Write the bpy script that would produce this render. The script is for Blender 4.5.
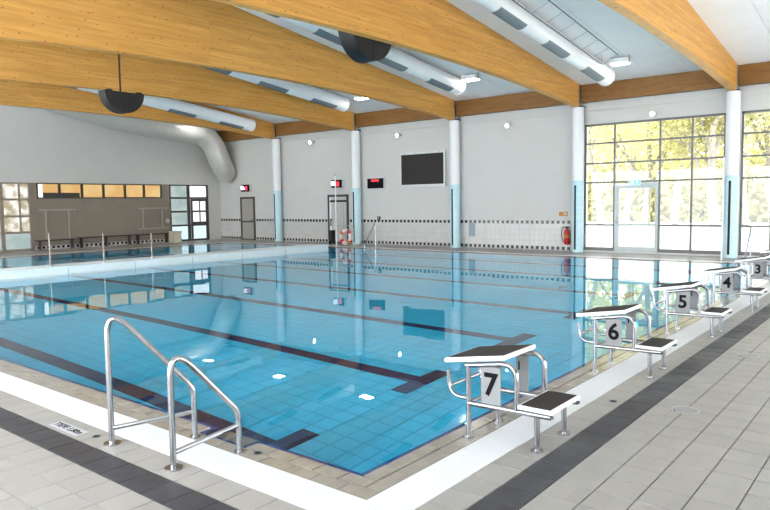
import bpy, bmesh, math, random
from mathutils import Vector, Matrix
random.seed(7)
scene = bpy.context.scene
for o in list(bpy.data.objects):
    bpy.data.objects.remove(o)

# ------------------------------------------------------------------ camera
YAW, PITCH, ROLL, FPX = 0.68103176, 0.0775857, -0.01461513, 671.246
CAM = Vector((2.848, -3.240, 1.797))
_f = Vector((-math.sin(YAW)*math.cos(PITCH), math.cos(YAW)*math.cos(PITCH), -math.sin(PITCH)))
_r = Vector((math.cos(YAW), math.sin(YAW), 0.0))
_u = _r.cross(_f)
_c, _s = math.cos(ROLL), math.sin(ROLL)
RIGHT, UP, FWD = _c*_r+_s*_u, -_s*_r+_c*_u, _f
cd = bpy.data.cameras.new('camera')
cam = bpy.data.objects.new('camera', cd)
scene.collection.objects.link(cam)
cam.matrix_world = Matrix(((RIGHT.x, UP.x, -FWD.x, CAM.x), (RIGHT.y, UP.y, -FWD.y, CAM.y),
                           (RIGHT.z, UP.z, -FWD.z, CAM.z), (0, 0, 0, 1)))
cd.sensor_fit = 'HORIZONTAL'
cd.sensor_width = 36.0
cd.lens = FPX/770.0*36.0
cd.clip_end = 500
scene.camera = cam

def at(px, py, x=None, y=None, z=None):
    """photo pixel -> the point where its ray meets the plane x=, y= or z="""
    d = RIGHT*(px-385.0) - UP*(py-255.0) + FWD*FPX
    if x is not None: t = (x-CAM.x)/d.x
    elif y is not None: t = (y-CAM.y)/d.y
    else: t = (z-CAM.z)/d.z
    return CAM + d*t

# ------------------------------------------------------------------ sky and exposure
world = bpy.data.worlds.new('overcast_sky')
scene.world = world
world.use_nodes = True
bg = world.node_tree.nodes['Background']
bg.inputs['Color'].default_value = (0.92, 0.965, 1.0, 1)
bg.inputs['Strength'].default_value = 3.0
vs = scene.view_settings
vs.view_transform = 'Standard'
vs.look = 'None'
vs.gamma = 1.0
vs.use_curve_mapping = False
vs.exposure = 1.88

# ------------------------------------------------------------------ materials
def nodes_of(m):
    m.use_nodes = True
    nt = m.node_tree
    return nt, nt.nodes, nt.links, nt.nodes['Principled BSDF']

def pmat(name, col, rough=0.5, metal=0.0, var=0.05, scale=6.0, bump=0.0, rvar=0.0, emit=None, estr=0.0, stretch=(1, 1, 1), spec=0.5):
    m = bpy.data.materials.new(name)
    nt, N, L, b = nodes_of(m)
    geo = N.new('ShaderNodeNewGeometry')
    mp = N.new('ShaderNodeMapping'); mp.inputs['Scale'].default_value = stretch
    L.new(geo.outputs['Position'], mp.inputs['Vector'])
    nz = N.new('ShaderNodeTexNoise'); nz.inputs['Scale'].default_value = scale; nz.inputs['Detail'].default_value = 4
    L.new(mp.outputs['Vector'], nz.inputs['Vector'])
    rp = N.new('ShaderNodeMapRange')
    rp.inputs['From Min'].default_value = 0.3; rp.inputs['From Max'].default_value = 0.7
    rp.inputs['To Min'].default_value = 1-var; rp.inputs['To Max'].default_value = 1+var
    L.new(nz.outputs['Fac'], rp.inputs['Value'])
    mx = N.new('ShaderNodeVectorMath'); mx.operation = 'SCALE'
    mx.inputs[0].default_value = col[:3]
    L.new(rp.outputs['Result'], mx.inputs['Scale'])
    L.new(mx.outputs['Vector'], b.inputs['Base Color'])
    b.inputs['Roughness'].default_value = rough
    b.inputs['Metallic'].default_value = metal
    b.inputs['Specular IOR Level'].default_value = spec
    if rvar:
        r2 = N.new('ShaderNodeMapRange')
        r2.inputs['From Min'].default_value = 0.35; r2.inputs['From Max'].default_value = 0.65
        r2.inputs['To Min'].default_value = max(0.03, rough-rvar); r2.inputs['To Max'].default_value = rough+rvar
        L.new(nz.outputs['Fac'], r2.inputs['Value']); L.new(r2.outputs['Result'], b.inputs['Roughness'])
    if bump:
        bp = N.new('ShaderNodeBump'); bp.inputs['Strength'].default_value = bump; bp.inputs['Distance'].default_value = 0.01
        L.new(nz.outputs['Fac'], bp.inputs['Height']); L.new(bp.outputs['Normal'], b.inputs['Normal'])
    if emit:
        b.inputs['Emission Color'].default_value = (*emit, 1); b.inputs['Emission Strength'].default_value = estr
    return m

def tile_mat(name, col, rough, tile_var=0.05, pitch=0.25, mott=0.05, mscale=9.0, rvar=0.0, warm=None):
    """ceramic tile: each tile a little different, plus a cloudy mottling"""
    m = bpy.data.materials.new(name)
    nt, N, L, b = nodes_of(m)
    geo = N.new('ShaderNodeNewGeometry')
    sn = N.new('ShaderNodeVectorMath'); sn.operation = 'FLOOR'
    dv = N.new('ShaderNodeVectorMath'); dv.operation = 'SCALE'; dv.inputs['Scale'].default_value = 1.0/pitch
    ad = N.new('ShaderNodeVectorMath'); ad.operation = 'ADD'; ad.inputs[1].default_value = (0.2*pitch, 0.2*pitch, 5.01)
    L.new(geo.outputs['Position'], ad.inputs[0]); L.new(ad.outputs[0], dv.inputs[0]); L.new(dv.outputs[0], sn.inputs[0])
    wn = N.new('ShaderNodeTexWhiteNoise'); L.new(sn.outputs[0], wn.inputs['Vector'])
    nz = N.new('ShaderNodeTexNoise'); nz.inputs['Scale'].default_value = mscale; nz.inputs['Detail'].default_value = 5
    L.new(geo.outputs['Position'], nz.inputs['Vector'])
    a = N.new('ShaderNodeMapRange'); a.inputs['To Min'].default_value = 1-tile_var; a.inputs['To Max'].default_value = 1+tile_var
    L.new(wn.outputs['Value'], a.inputs['Value'])
    c = N.new('ShaderNodeMapRange'); c.inputs['From Min'].default_value = 0.3; c.inputs['From Max'].default_value = 0.7
    c.inputs['To Min'].default_value = 1-mott; c.inputs['To Max'].default_value = 1+mott
    L.new(nz.outputs['Fac'], c.inputs['Value'])
    mu = N.new('ShaderNodeMath'); mu.operation = 'MULTIPLY'
    L.new(a.outputs['Result'], mu.inputs[0]); L.new(c.outputs['Result'], mu.inputs[1])
    mx = N.new('ShaderNodeVectorMath'); mx.operation = 'SCALE'
    if warm:
        mc = N.new('ShaderNodeMix'); mc.data_type = 'RGBA'
        mc.inputs['A'].default_value = (*col, 1); mc.inputs['B'].default_value = (*warm, 1)
        L.new(nz.outputs['Fac'], mc.inputs['Factor']); L.new(mc.outputs['Result'], mx.inputs[0])
    else:
        mx.inputs[0].default_value = col
    L.new(mu.outputs[0], mx.inputs['Scale']); L.new(mx.outputs['Vector'], b.inputs['Base Color'])
    b.inputs['Roughness'].default_value = rough
    if rvar:
        n2 = N.new('ShaderNodeTexNoise'); n2.inputs['Scale'].default_value = 1.3; n2.inputs['Detail'].default_value = 3
        L.new(geo.outputs['Position'], n2.inputs['Vector'])
        r2 = N.new('ShaderNodeMapRange'); r2.inputs['From Min'].default_value = 0.4; r2.inputs['From Max'].default_value = 0.6
        r2.inputs['To Min'].default_value = max(0.04, rough-rvar); r2.inputs['To Max'].default_value = rough+rvar
        L.new(n2.outputs['Fac'], r2.inputs['Value']); L.new(r2.outputs['Result'], b.inputs['Roughness'])
    return m

def wood_mat(name, light, dark, knot):
    m = bpy.data.materials.new(name)
    nt, N, L, b = nodes_of(m)
    geo = N.new('ShaderNodeNewGeometry')
    mp = N.new('ShaderNodeMapping'); mp.inputs['Scale'].default_value = (1.2, 0.35, 9.0)
    L.new(geo.outputs['Position'], mp.inputs['Vector'])
    nz = N.new('ShaderNodeTexNoise'); nz.inputs['Scale'].default_value = 2.2; nz.inputs['Detail'].default_value = 6
    nz.inputs['Distortion'].default_value = 0.4
    L.new(mp.outputs['Vector'], nz.inputs['Vector'])
    cr = N.new('ShaderNodeValToRGB')
    cr.color_ramp.elements[0].position = 0.25; cr.color_ramp.elements[0].color = (*dark, 1)
    cr.color_ramp.elements[1].position = 0.75; cr.color_ramp.elements[1].color = (*light, 1)
    L.new(nz.outputs['Fac'], cr.inputs['Fac'])
    # lamella stripes
    sp = N.new('ShaderNodeSeparateXYZ'); L.new(geo.outputs['Position'], sp.inputs[0])
    fl = N.new('ShaderNodeMath'); fl.operation = 'MULTIPLY'; fl.inputs[1].default_value = 14.0
    L.new(sp.outputs['Z'], fl.inputs[0])
    f2 = N.new('ShaderNodeMath'); f2.operation = 'FLOOR'; L.new(fl.outputs[0], f2.inputs[0])
    y2 = N.new('ShaderNodeMath'); y2.operation = 'MULTIPLY'; y2.inputs[1].default_value = 0.4; L.new(sp.outputs['Y'], y2.inputs[0])
    y3 = N.new('ShaderNodeMath'); y3.operation = 'FLOOR'; L.new(y2.outputs[0], y3.inputs[0])
    cb = N.new('ShaderNodeCombineXYZ'); L.new(f2.outputs[0], cb.inputs['X']); L.new(y3.outputs[0], cb.inputs['Y'])
    wn = N.new('ShaderNodeTexWhiteNoise'); L.new(cb.outputs[0], wn.inputs['Vector'])
    wr = N.new('ShaderNodeMapRange'); wr.inputs['To Min'].default_value = 0.93; wr.inputs['To Max'].default_value = 1.06
    L.new(wn.outputs['Value'], wr.inputs['Value'])
    sc = N.new('ShaderNodeVectorMath'); sc.operation = 'SCALE'
    L.new(cr.outputs['Color'], sc.inputs[0]); L.new(wr.outputs['Result'], sc.inputs['Scale'])
    # knots
    m2 = N.new('ShaderNodeMapping'); m2.inputs['Scale'].default_value = (1.0, 1.9, 3.4)
    L.new(geo.outputs['Position'], m2.inputs['Vector'])
    vo = N.new('ShaderNodeTexVoronoi'); vo.inputs['Scale'].default_value = 2.6
    L.new(m2.outputs['Vector'], vo.inputs['Vector'])
    kr = N.new('ShaderNodeMapRange'); kr.inputs['From Min'].default_value = 0.07; kr.inputs['From Max'].default_value = 0.17
    kr.inputs['To Min'].default_value = 0.85; kr.inputs['To Max'].default_value = 0.0
    L.new(vo.outputs['Distance'], kr.inputs['Value'])
    mc = N.new('ShaderNodeMix'); mc.data_type = 'RGBA'
    L.new(kr.outputs['Result'], mc.inputs['Factor']); L.new(sc.outputs['Vector'], mc.inputs['A']); mc.inputs['B'].default_value = (*knot, 1)
    L.new(mc.outputs['Result'], b.inputs['Base Color'])
    b.inputs['Roughness'].default_value = 0.5
    b.inputs['Specular IOR Level'].default_value = 0.3
    return m

def water_mat(name):
    m = bpy.data.materials.new(name)
    m.use_nodes = True
    nt = m.node_tree; N = nt.nodes; L = nt.links
    N.remove(N['Principled BSDF'])
    out = N['Material Output']
    geo = N.new('ShaderNodeNewGeometry')
    nz = N.new('ShaderNodeTexNoise'); nz.inputs['Scale'].default_value = 0.9; nz.inputs['Detail'].default_value = 2
    L.new(geo.outputs['Position'], nz.inputs['Vector'])
    bp = N.new('ShaderNodeBump'); bp.inputs['Strength'].default_value = 0.05; bp.inputs['Distance'].default_value = 0.05
    L.new(nz.outputs['Fac'], bp.inputs['Height'])
    g = N.new('ShaderNodeBsdfGlass'); g.inputs['IOR'].default_value = 1.333; g.inputs['Roughness'].default_value = 0.0
    g.inputs['Color'].default_value = (0.93, 0.985, 1.0, 1)
    L.new(bp.outputs['Normal'], g.inputs['Normal'])
    L.new(g.outputs[0], out.inputs['Surface'])
    return m

def glass_mat(name, tint=(1, 1, 1)):
    m = bpy.data.materials.new(name)
    m.use_nodes = True
    nt = m.node_tree; N = nt.nodes; L = nt.links
    N.remove(N['Principled BSDF'])
    out = N['Material Output']
    t = N.new('ShaderNodeBsdfTransparent'); t.inputs['Color'].default_value = (*tint, 1)
    g = N.new('ShaderNodeBsdfGlossy'); g.inputs['Roughness'].default_value = 0.02
    fr = N.new('ShaderNodeFresnel'); fr.inputs['IOR'].default_value = 1.45
    nz = N.new('ShaderNodeTexNoise'); nz.inputs['Scale'].default_value = 1.0
    bp = N.new('ShaderNodeBump'); bp.inputs['Strength'].default_value = 0.02
    L.new(nz.outputs['Fac'], bp.inputs['Height']); L.new(bp.outputs['Normal'], g.inputs['Normal'])
    mx = N.new('ShaderNodeMixShader')
    L.new(fr.outputs[0], mx.inputs[0]); L.new(t.outputs[0], mx.inputs[1]); L.new(g.outputs[0], mx.inputs[2])
    L.new(mx.outputs[0], out.inputs['Surface'])
    return m

def translucent_mat(name, col, mixf=0.5):
    m = bpy.data.materials.new(name)
    m.use_nodes = True
    nt = m.node_tree; N = nt.nodes; L = nt.links
    N.remove(N['Principled BSDF'])
    out = N['Material Output']
    geo = N.new('ShaderNodeNewGeometry')
    nz = N.new('ShaderNodeTexNoise'); nz.inputs['Scale'].default_value = 3.0
    L.new(geo.outputs['Position'], nz.inputs['Vector'])
    rp = N.new('ShaderNodeMapRange'); rp.inputs['To Min'].default_value = 0.8; rp.inputs['To Max'].default_value = 1.15
    L.new(nz.outputs['Fac'], rp.inputs['Value'])
    sc = N.new('ShaderNodeVectorMath'); sc.operation = 'SCALE'; sc.inputs[0].default_value = col
    L.new(rp.outputs['Result'], sc.inputs['Scale'])
    d = N.new('ShaderNodeBsdfDiffuse'); t = N.new('ShaderNodeBsdfTranslucent')
    L.new(sc.outputs[0], d.inputs['Color']); L.new(sc.outputs[0], t.inputs['Color'])
    mx = N.new('ShaderNodeMixShader'); mx.inputs[0].default_value = mixf
    L.new(d.outputs[0], mx.inputs[1]); L.new(t.outputs[0], mx.inputs[2])
    L.new(mx.outputs[0], out.inputs['Surface'])
    return m

def litpane_mat(name, ca, cb, strength, scale=2.0):
    """a lit interior window: patchy glow of the room behind it"""
    m = bpy.data.materials.new(name)
    nt, N, L, b = nodes_of(m)
    geo = N.new('ShaderNodeNewGeometry')
    nz = N.new('ShaderNodeTexNoise'); nz.inputs['Scale'].default_value = scale; nz.inputs['Detail'].default_value = 3
    L.new(geo.outputs['Position'], nz.inputs['Vector'])
    cr = N.new('ShaderNodeValToRGB')
    cr.color_ramp.elements[0].position = 0.4; cr.color_ramp.elements[0].color = (*ca, 1)
    cr.color_ramp.elements[1].position = 0.6; cr.color_ramp.elements[1].color = (*cb, 1)
    L.new(nz.outputs['Fac'], cr.inputs['Fac'])
    L.new(cr.outputs['Color'], b.inputs['Emission Color'])
    b.inputs['Emission Strength'].default_value = strength
    b.inputs['Base Color'].default_value = (0.05, 0.05, 0.05, 1)
    b.inputs['Roughness'].default_value = 0.15
    return m

M = {}
M['floor_tile'] = tile_mat('beige_floor_tile', (0.295, 0.29, 0.28), 0.42, 0.05, 0.25, 0.04, 7.0, 0.03, warm=(0.285, 0.265, 0.24))
M['grout'] = pmat('grey_grout', (0.19, 0.18, 0.172), 0.8, var=0.1, scale=20)
M['edge_tile'] = tile_mat('taupe_edge_tile', (0.265, 0.24, 0.205), 0.14, 0.06, 0.125, 0.08, 12.0, 0.06)
M['drain_tile'] = tile_mat('charcoal_tile', (0.034, 0.035, 0.042), 0.5, 0.12, 0.25, 0.12, 14.0, 0.1)
M['grating'] = pmat('white_plastic_grating', (0.65, 0.67, 0.69), 0.45, var=0.03, scale=3)
M['pool_tile'] = tile_mat('aqua_pool_tile', (0.03, 0.68, 1.0), 0.3, 0.035, 0.25, 0.03, 3.0)
M['pool_grout'] = pmat('blue_grout', (0.05, 0.42, 0.60), 0.7, var=0.05)
M['navy_tile'] = tile_mat('navy_pool_tile', (0.010, 0.012, 0.10), 0.25, 0.1, 0.25, 0.05, 3.0)
M['edge_navy'] = tile_mat('blue_rim_tile', (0.02, 0.075, 0.28), 0.2, 0.1, 0.25, 0.05, 5.0)
M['water'] = water_mat('clear_water')
M['wall'] = pmat('white_wall_paint', (0.59, 0.585, 0.56), 0.6, var=0.015, scale=1.5)
M['wall_lower'] = pmat('white_wall_tile_grout', (0.42, 0.41, 0.40), 0.6, var=0.03)
M['dado'] = tile_mat('white_wall_tile', (0.57, 0.56, 0.54), 0.25, 0.03, 0.2, 0.02, 4.0)
M['black_tile'] = tile_mat('black_wall_tile', (0.012, 0.014, 0.02), 0.25, 0.1, 0.1, 0.05, 4.0)
M['grey_wall'] = pmat('grey_brown_wall', (0.26, 0.22, 0.175), 0.7, var=0.05, scale=2)
M['ceiling'] = pmat('white_ceiling_panel', (0.90, 0.92, 0.93), 0.7, var=0.02, scale=2)
M['ceiling_gap'] = pmat('ceiling_joint', (0.5, 0.53, 0.55), 0.8, var=0.02)
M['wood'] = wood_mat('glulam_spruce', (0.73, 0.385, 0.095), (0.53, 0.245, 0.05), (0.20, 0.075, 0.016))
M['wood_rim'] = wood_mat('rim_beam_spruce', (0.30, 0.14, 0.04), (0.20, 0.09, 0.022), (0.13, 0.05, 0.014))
M['steel'] = pmat('brushed_stainless_steel', (0.36, 0.365, 0.38), 0.22, 1.0, var=0.05, scale=30, rvar=0.05)
M['steel_dull'] = pmat('grey_metal', (0.45, 0.45, 0.45), 0.4, 0.8, var=0.05, scale=10)
M['panel'] = pmat('light_grey_panel', (0.25, 0.255, 0.26), 0.45, 0.0, var=0.04, scale=6)
M['white_edge'] = pmat('white_fibreglass', (0.84, 0.85, 0.86), 0.3, var=0.02, scale=4)
M['grip'] = pmat('black_antislip_mat', (0.016, 0.012, 0.010), 0.9, var=0.25, scale=120, bump=0.3)
M['ink'] = pmat('black_print', (0.006, 0.006, 0.008), 0.9, var=0.02, spec=0.2)
M['column'] = pmat('white_column_paint', (0.82, 0.83, 0.84), 0.5, var=0.015)
M['column_blue'] = tile_mat('pale_blue_column_mosaic', (0.50, 0.70, 0.76), 0.3, 0.05, 0.05, 0.04, 8.0)
M['frame'] = pmat('grey_window_frame', (0.15, 0.145, 0.14), 0.45, 0.2, var=0.04)
M['rack'] = pmat('beige_metal', (0.36, 0.33, 0.28), 0.5, var=0.04)
M['frame_light'] = pmat('pale_door_frame', (0.42, 0.47, 0.47), 0.4, 0.2, var=0.04)
M['door_frame'] = pmat('dark_brown_grey_frame', (0.055, 0.048, 0.042), 0.5, var=0.05)
M['glass'] = glass_mat('clear_glass', (0.97, 0.98, 0.96))
M['frosted'] = translucent_mat('frosted_film', (0.92, 0.93, 0.92), 0.7)
M['door_panel'] = pmat('grey_beige_door_panel', (0.33, 0.31, 0.27), 0.4, var=0.04)
M['door_silver'] = pmat('silver_door_panel', (0.55, 0.55, 0.54), 0.3, 0.3, var=0.05)
M['duct'] = pmat('white_painted_duct', (0.80, 0.82, 0.83), 0.28, 0.0, var=0.02, scale=3)
M['duct_silver'] = pmat('galvanised_duct', (0.55, 0.54, 0.50), 0.32, 0.15, var=0.03, scale=3)
M['grille'] = pmat('grey_grille', (0.25, 0.30, 0.33), 0.5, 0.2, var=0.04)
M['grille_dark'] = pmat('dark_grille_slot', (0.07, 0.09, 0.10), 0.6, var=0.05)
M['black'] = pmat('black_plastic', (0.006, 0.0055, 0.006), 0.6, var=0.1, scale=10)
M['speaker_face'] = pmat('dark_grey_cloth', (0.016, 0.014, 0.0145), 0.85, var=0.25, scale=60)
M['screen'] = pmat('dark_display_glass', (0.010, 0.007, 0.006), 0.6, var=0.2, scale=40)
M['silver'] = pmat('silver_bezel', (0.62, 0.63, 0.63), 0.4, 0.4, var=0.03)
M['red_led'] = pmat('red_led', (0.5, 0.01, 0.02), 0.4, emit=(1.0, 0.04, 0.08), estr=0.3)
M['white_led'] = pmat('white_led', (0.8, 0.8, 0.85), 0.4, emit=(0.85, 0.85, 1.0), estr=0.35)
M['lamp'] = pmat('lamp_lens', (0.9, 0.9, 0.9), 0.4, emit=(1.0, 0.97, 0.92), estr=14.0)
M['spot'] = pmat('spot_lens', (0.9, 0.9, 0.9), 0.4, emit=(1.0, 0.97, 0.92), estr=9.0)
M['red'] = pmat('red_enamel', (0.55, 0.012, 0.02), 0.3, var=0.05)
M['orange'] = pmat('orange_band', (0.75, 0.17, 0.02), 0.45, var=0.05)
M['buoy'] = pmat('white_buoy_vinyl', (0.75, 0.74, 0.70), 0.45, var=0.03)
M['yellow_sign'] = pmat('ochre_sign', (0.50, 0.22, 0.03), 0.5, var=0.05)
M['green_sign'] = pmat('exit_sign_green', (0.05, 0.45, 0.35), 0.4, emit=(0.10, 0.75, 0.65), estr=0.8)
M['cream'] = pmat('cream_box', (0.62, 0.56, 0.44), 0.5, var=0.04)
M['dark_wood'] = pmat('dark_bench_wood', (0.035, 0.03, 0.03), 0.5, var=0.1)
M['bulkhead'] = pmat('white_bulkhead', (0.80, 0.88, 0.89), 0.4, var=0.02, scale=2)
M['orange_pane'] = litpane_mat('warm_lit_pane', (0.80, 0.46, 0.14), (0.88, 0.60, 0.24), 0.25, 1.0)
M['day_pane'] = litpane_mat('daylit_pane', (0.42, 0.36, 0.22), (0.95, 0.93, 0.85), 0.30, 3.5)
M['blue_pane'] = litpane_mat('pale_blue_pane', (0.40, 0.52, 0.50), (0.55, 0.66, 0.64), 0.24, 2.0)
M['cyan_pane'] = litpane_mat('pale_cyan_pane', (0.62, 0.85, 0.88), (0.70, 0.90, 0.93), 0.32, 1.0)
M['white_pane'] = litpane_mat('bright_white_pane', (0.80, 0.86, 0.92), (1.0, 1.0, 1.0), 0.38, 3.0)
M['ground'] = pmat('pale_outdoor_paving', (0.62, 0.60, 0.54), 0.9, var=0.1, scale=0.6)
M['bark'] = pmat('grey_bark', (0.19, 0.17, 0.15), 0.9, var=0.2, scale=10)
M['leaf'] = translucent_mat('yellow_leaf', (0.40, 0.375, 0.175), 0.5)
M['plate'] = pmat('pale_marker_tile', (0.42, 0.43, 0.47), 0.3, var=0.03)

# ------------------------------------------------------------------ mesh helpers
COL = scene.collection
ORG = {}

class MB:
    def __init__(s):
        s.v = []; s.f = []; s.sm = []
    def add(s, vs, fs, smooth=False):
        o = len(s.v); s.v += [Vector(p) for p in vs]
        for f in fs:
            s.f.append([i+o for i in f]); s.sm.append(smooth)
        return s
    def box(s, x0, x1, y0, y1, z0, z1):
        return s.add([(x0, y0, z0), (x1, y0, z0), (x1, y1, z0), (x0, y1, z0), (x0, y0, z1), (x1, y0, z1), (x1, y1, z1), (x0, y1, z1)],
                     [(0, 3, 2, 1), (4, 5, 6, 7), (0, 1, 5, 4), (1, 2, 6, 5), (2, 3, 7, 6), (3, 0, 4, 7)])
    def chip(s, x0, x1, y0, y1, z0, z1, b=0.004):
        """tile: chamfered top, no bottom"""
        return s.add([(x0, y0, z0), (x1, y0, z0), (x1, y1, z0), (x0, y1, z0),
                      (x0+b, y0+b, z1), (x1-b, y0+b, z1), (x1-b, y1-b, z1), (x0+b, y1-b, z1)],
                     [(4, 5, 6, 7), (0, 1, 5, 4), (1, 2, 6, 5), (2, 3, 7, 6), (3, 0, 4, 7)])
    def hexa(s, p):
        return s.add(p, [(0, 3, 2, 1), (4, 5, 6, 7), (0, 1, 5, 4), (1, 2, 6, 5), (2, 3, 7, 6), (3, 0, 4, 7)])
    def cyl(s, p0, p1, r, n=16, r2=None, caps=True):
        p0, p1 = Vector(p0), Vector(p1); r2 = r if r2 is None else r2
        d = (p1-p0).normalized()
        a = d.orthogonal().normalized(); b = d.cross(a)
        vs = []
        for k in range(n):
            t = 2*math.pi*k/n; w = a*math.cos(t)+b*math.sin(t)
            vs += [p0+w*r, p1+w*r2]
        s.add(vs, [(2*k, 2*((k+1) % n), 2*((k+1) % n)+1, 2*k+1) for k in range(n)], True)
        if caps:
            s.add([vs[2*k] for k in range(n)], [tuple(range(n-1, -1, -1))])
            s.add([vs[2*k+1] for k in range(n)], [tuple(range(n))])
        return s
    def tube(s, path, r, n=12, caps=True, closed=False):
        P = [Vector(p) for p in path]; m = len(P)
        rr = r if isinstance(r, (list, tuple)) else [r]*m
        T = []
        for i in range(m):
            if closed: t = P[(i+1) % m]-P[i-1]
            else: t = (P[min(i+1, m-1)]-P[max(i-1, 0)])
            T.append(t.normalized())
        a = T[0].orthogonal().normalized(); rings = []
        for i in range(m):
            a = (a-T[i]*a.dot(T[i])).normalized(); b = T[i].cross(a)
            rings.append([P[i]+(a*math.cos(2*math.pi*k/n)+b*math.sin(2*math.pi*k/n))*rr[i] for k in range(n)])
        vs = [p for g in rings for p in g]; fs = []
        for i in range(m if closed else m-1):
            j = (i+1) % m
            for k in range(n):
                fs.append((i*n+k, i*n+(k+1) % n, j*n+(k+1) % n, j*n+k))
        s.add(vs, fs, True)
        if caps and not closed:
            s.add(rings[0], [tuple(range(n-1, -1, -1))]); s.add(rings[-1], [tuple(range(n))])
        return s
    def lathe(s, c, prof, n=24, axis='Z'):
        c = Vector(c); vs = []; m = len(prof)
        for k in range(n):
            t = 2*math.pi*k/n
            for (r, h) in prof:
                if axis == 'Z': vs.append(c+Vector((r*math.cos(t), r*math.sin(t), h)))
                elif axis == 'Y': vs.append(c+Vector((r*math.cos(t), h, r*math.sin(t))))
                else: vs.append(c+Vector((h, r*math.cos(t), r*math.sin(t))))
        fs = []
        for k in range(n):
            q = (k+1) % n
            for i in range(m-1):
                fs.append((k*m+i, q*m+i, q*m+i+1, k*m+i+1))
        return s.add(vs, fs, True)
    def prism(s, poly, axis, a0, a1):
        """poly: 2D points; axis 'X' -> (y,z), 'Y' -> (x,z), 'Z' -> (x,y)"""
        def P(p, h):
            return {'X': (h, p[0], p[1]), 'Y': (p[0], h, p[1]), 'Z': (p[0], p[1], h)}[axis]
        n = len(poly)
        vs = [P(p, a0) for p in poly]+[P(p, a1) for p in poly]
        return s.add(vs, [tuple(range(n-1, -1, -1)), tuple(range(n, 2*n))]+[(k, (k+1) % n, (k+1) % n+n, k+n) for k in range(n)])
    def ring(s, c, r0, r1, h0, h1, n=24):
        return s.lathe(c, [(r0, h0), (r0, h1), (r1, h1), (r1, h0), (r0, h0)], n)
    def build(s, name, mat, parent=None, origin=None):
        if parent is not None:
            org = ORG[parent]
        elif origin is not None:
            org = Vector(origin)
        else:
            lo = [min(p[i] for p in s.v) for i in range(3)]; hi = [max(p[i] for p in s.v) for i in range(3)]
            org = Vector(((lo[0]+hi[0])/2, (lo[1]+hi[1])/2, lo[2]))
        me = bpy.data.meshes.new(name)
        me.from_pydata([tuple(p-org) for p in s.v], [], s.f)
        me.polygons.foreach_set('use_smooth', s.sm)
        bm = bmesh.new(); bm.from_mesh(me)
        bmesh.ops.recalc_face_normals(bm, faces=bm.faces); bm.to_mesh(me); bm.free()
        me.materials.append(M[mat])
        o = bpy.data.objects.new(name, me); COL.objects.link(o)
        ORG[o] = org
        if parent is not None: o.parent = parent
        else: o.location = org
        return o

def tag(o, label, cat=None, group=None, kind=None):
    o['label'] = label
    if cat: o['category'] = cat
    if group: o['group'] = group
    if kind: o['kind'] = kind
    return o
def thing(name, loc, label, cat=None, group=None, kind=None):
    o = bpy.data.objects.new(name, None); COL.objects.link(o)
    o.location = Vector(loc); o.empty_display_size = 0.2; ORG[o] = Vector(loc)
    return tag(o, label, cat, group, kind)
def copy_tree(o, parent=None, delta=Vector((0, 0, 0))):
    c = o.copy(); COL.objects.link(c); c.parent = parent
    ORG[c] = ORG[o]+delta
    if parent is None: c.location = o.location+delta
    for ch in [x for x in o.children]: copy_tree(ch, c, delta)
    return c
def inst(name, me, loc, parent):
    o = bpy.data.objects.new(name, me); COL.objects.link(o)
    o.parent = parent; o.location = Vector(loc)-ORG[parent]; ORG[o] = ORG[parent]
    return o
def bend(path, rad, n=6):
    """round the corners of a polyline"""
    P = [Vector(p) for p in path]; out = [P[0]]
    for i in range(1, len(P)-1):
        a, b, c = P[i-1], P[i], P[i+1]
        r = rad[i-1] if isinstance(rad, (list, tuple)) else rad
        u = (a-b).normalized(); w = (c-b).normalized()
        p0 = b+u*min(r, (a-b).length*.48); p1 = b+w*min(r, (c-b).length*.48)
        for k in range(n+1):
            t = k/n; out.append(p0*(1-t)**2+b*2*t*(1-t)+p1*t*t)
    out.append(P[-1]); return out
def text(name, body, size, loc, rot, mat, parent, extrude=0.002, fit=None):
    cu = bpy.data.curves.new(name, 'FONT'); cu.body = body; cu.size = size; cu.extrude = extrude
    cu.align_x = 'CENTER'; cu.align_y = 'CENTER'; cu.resolution_u = 4; cu.offset = size*0.028
    tmp = bpy.data.objects.new(name, cu); COL.objects.link(tmp)
    dg = bpy.context.evaluated_depsgraph_get(); dg.update()
    me = bpy.data.meshes.new_from_object(tmp.evaluated_get(dg))
    bpy.data.objects.remove(tmp)
    me.materials.clear(); me.materials.append(M[mat])
    o = bpy.data.objects.new(name, me); COL.objects.link(o)
    o.parent = parent; o.location = Vector(loc)-ORG[parent]; o.rotation_euler = rot
    ORG[o] = Vector(loc)
    return o

# ------------------------------------------------------------------ main dimensions (metres)
POOL_X = -23.3        # far end of the pool; block edge at x = 0
POOL_Y = 17.0         # far side; near side at y = 0
DEPTH = 1.70
WY = 19.2             # far wall plane
CY = 18.95            # column centres
LX = -26.6            # left wall plane
NY = -4.3             # near wall
RX = 8.0
RIDGE, RZ, EZ = 7.8, 7.03, 5.62
def zc(y): return RZ-(RZ-EZ)*abs(y-RIDGE)/(WY-RIDGE)
COLX = [at(731, 200, y=CY).x, at(577.5, 200, y=CY).x, at(455, 200, y=CY).x, at(356.5, 200, y=CY).x, at(277.5, 200, y=CY).x]
E1, E2, E3, E4 = 0.262, 0.565, 0.807, 1.048   # bands round the pool: taupe, white grating, beige, charcoal
WL = -0.010           # water level
RC = (-1.62, -1.04, -0.131)                    # ladder recess x0, x1, y

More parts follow.
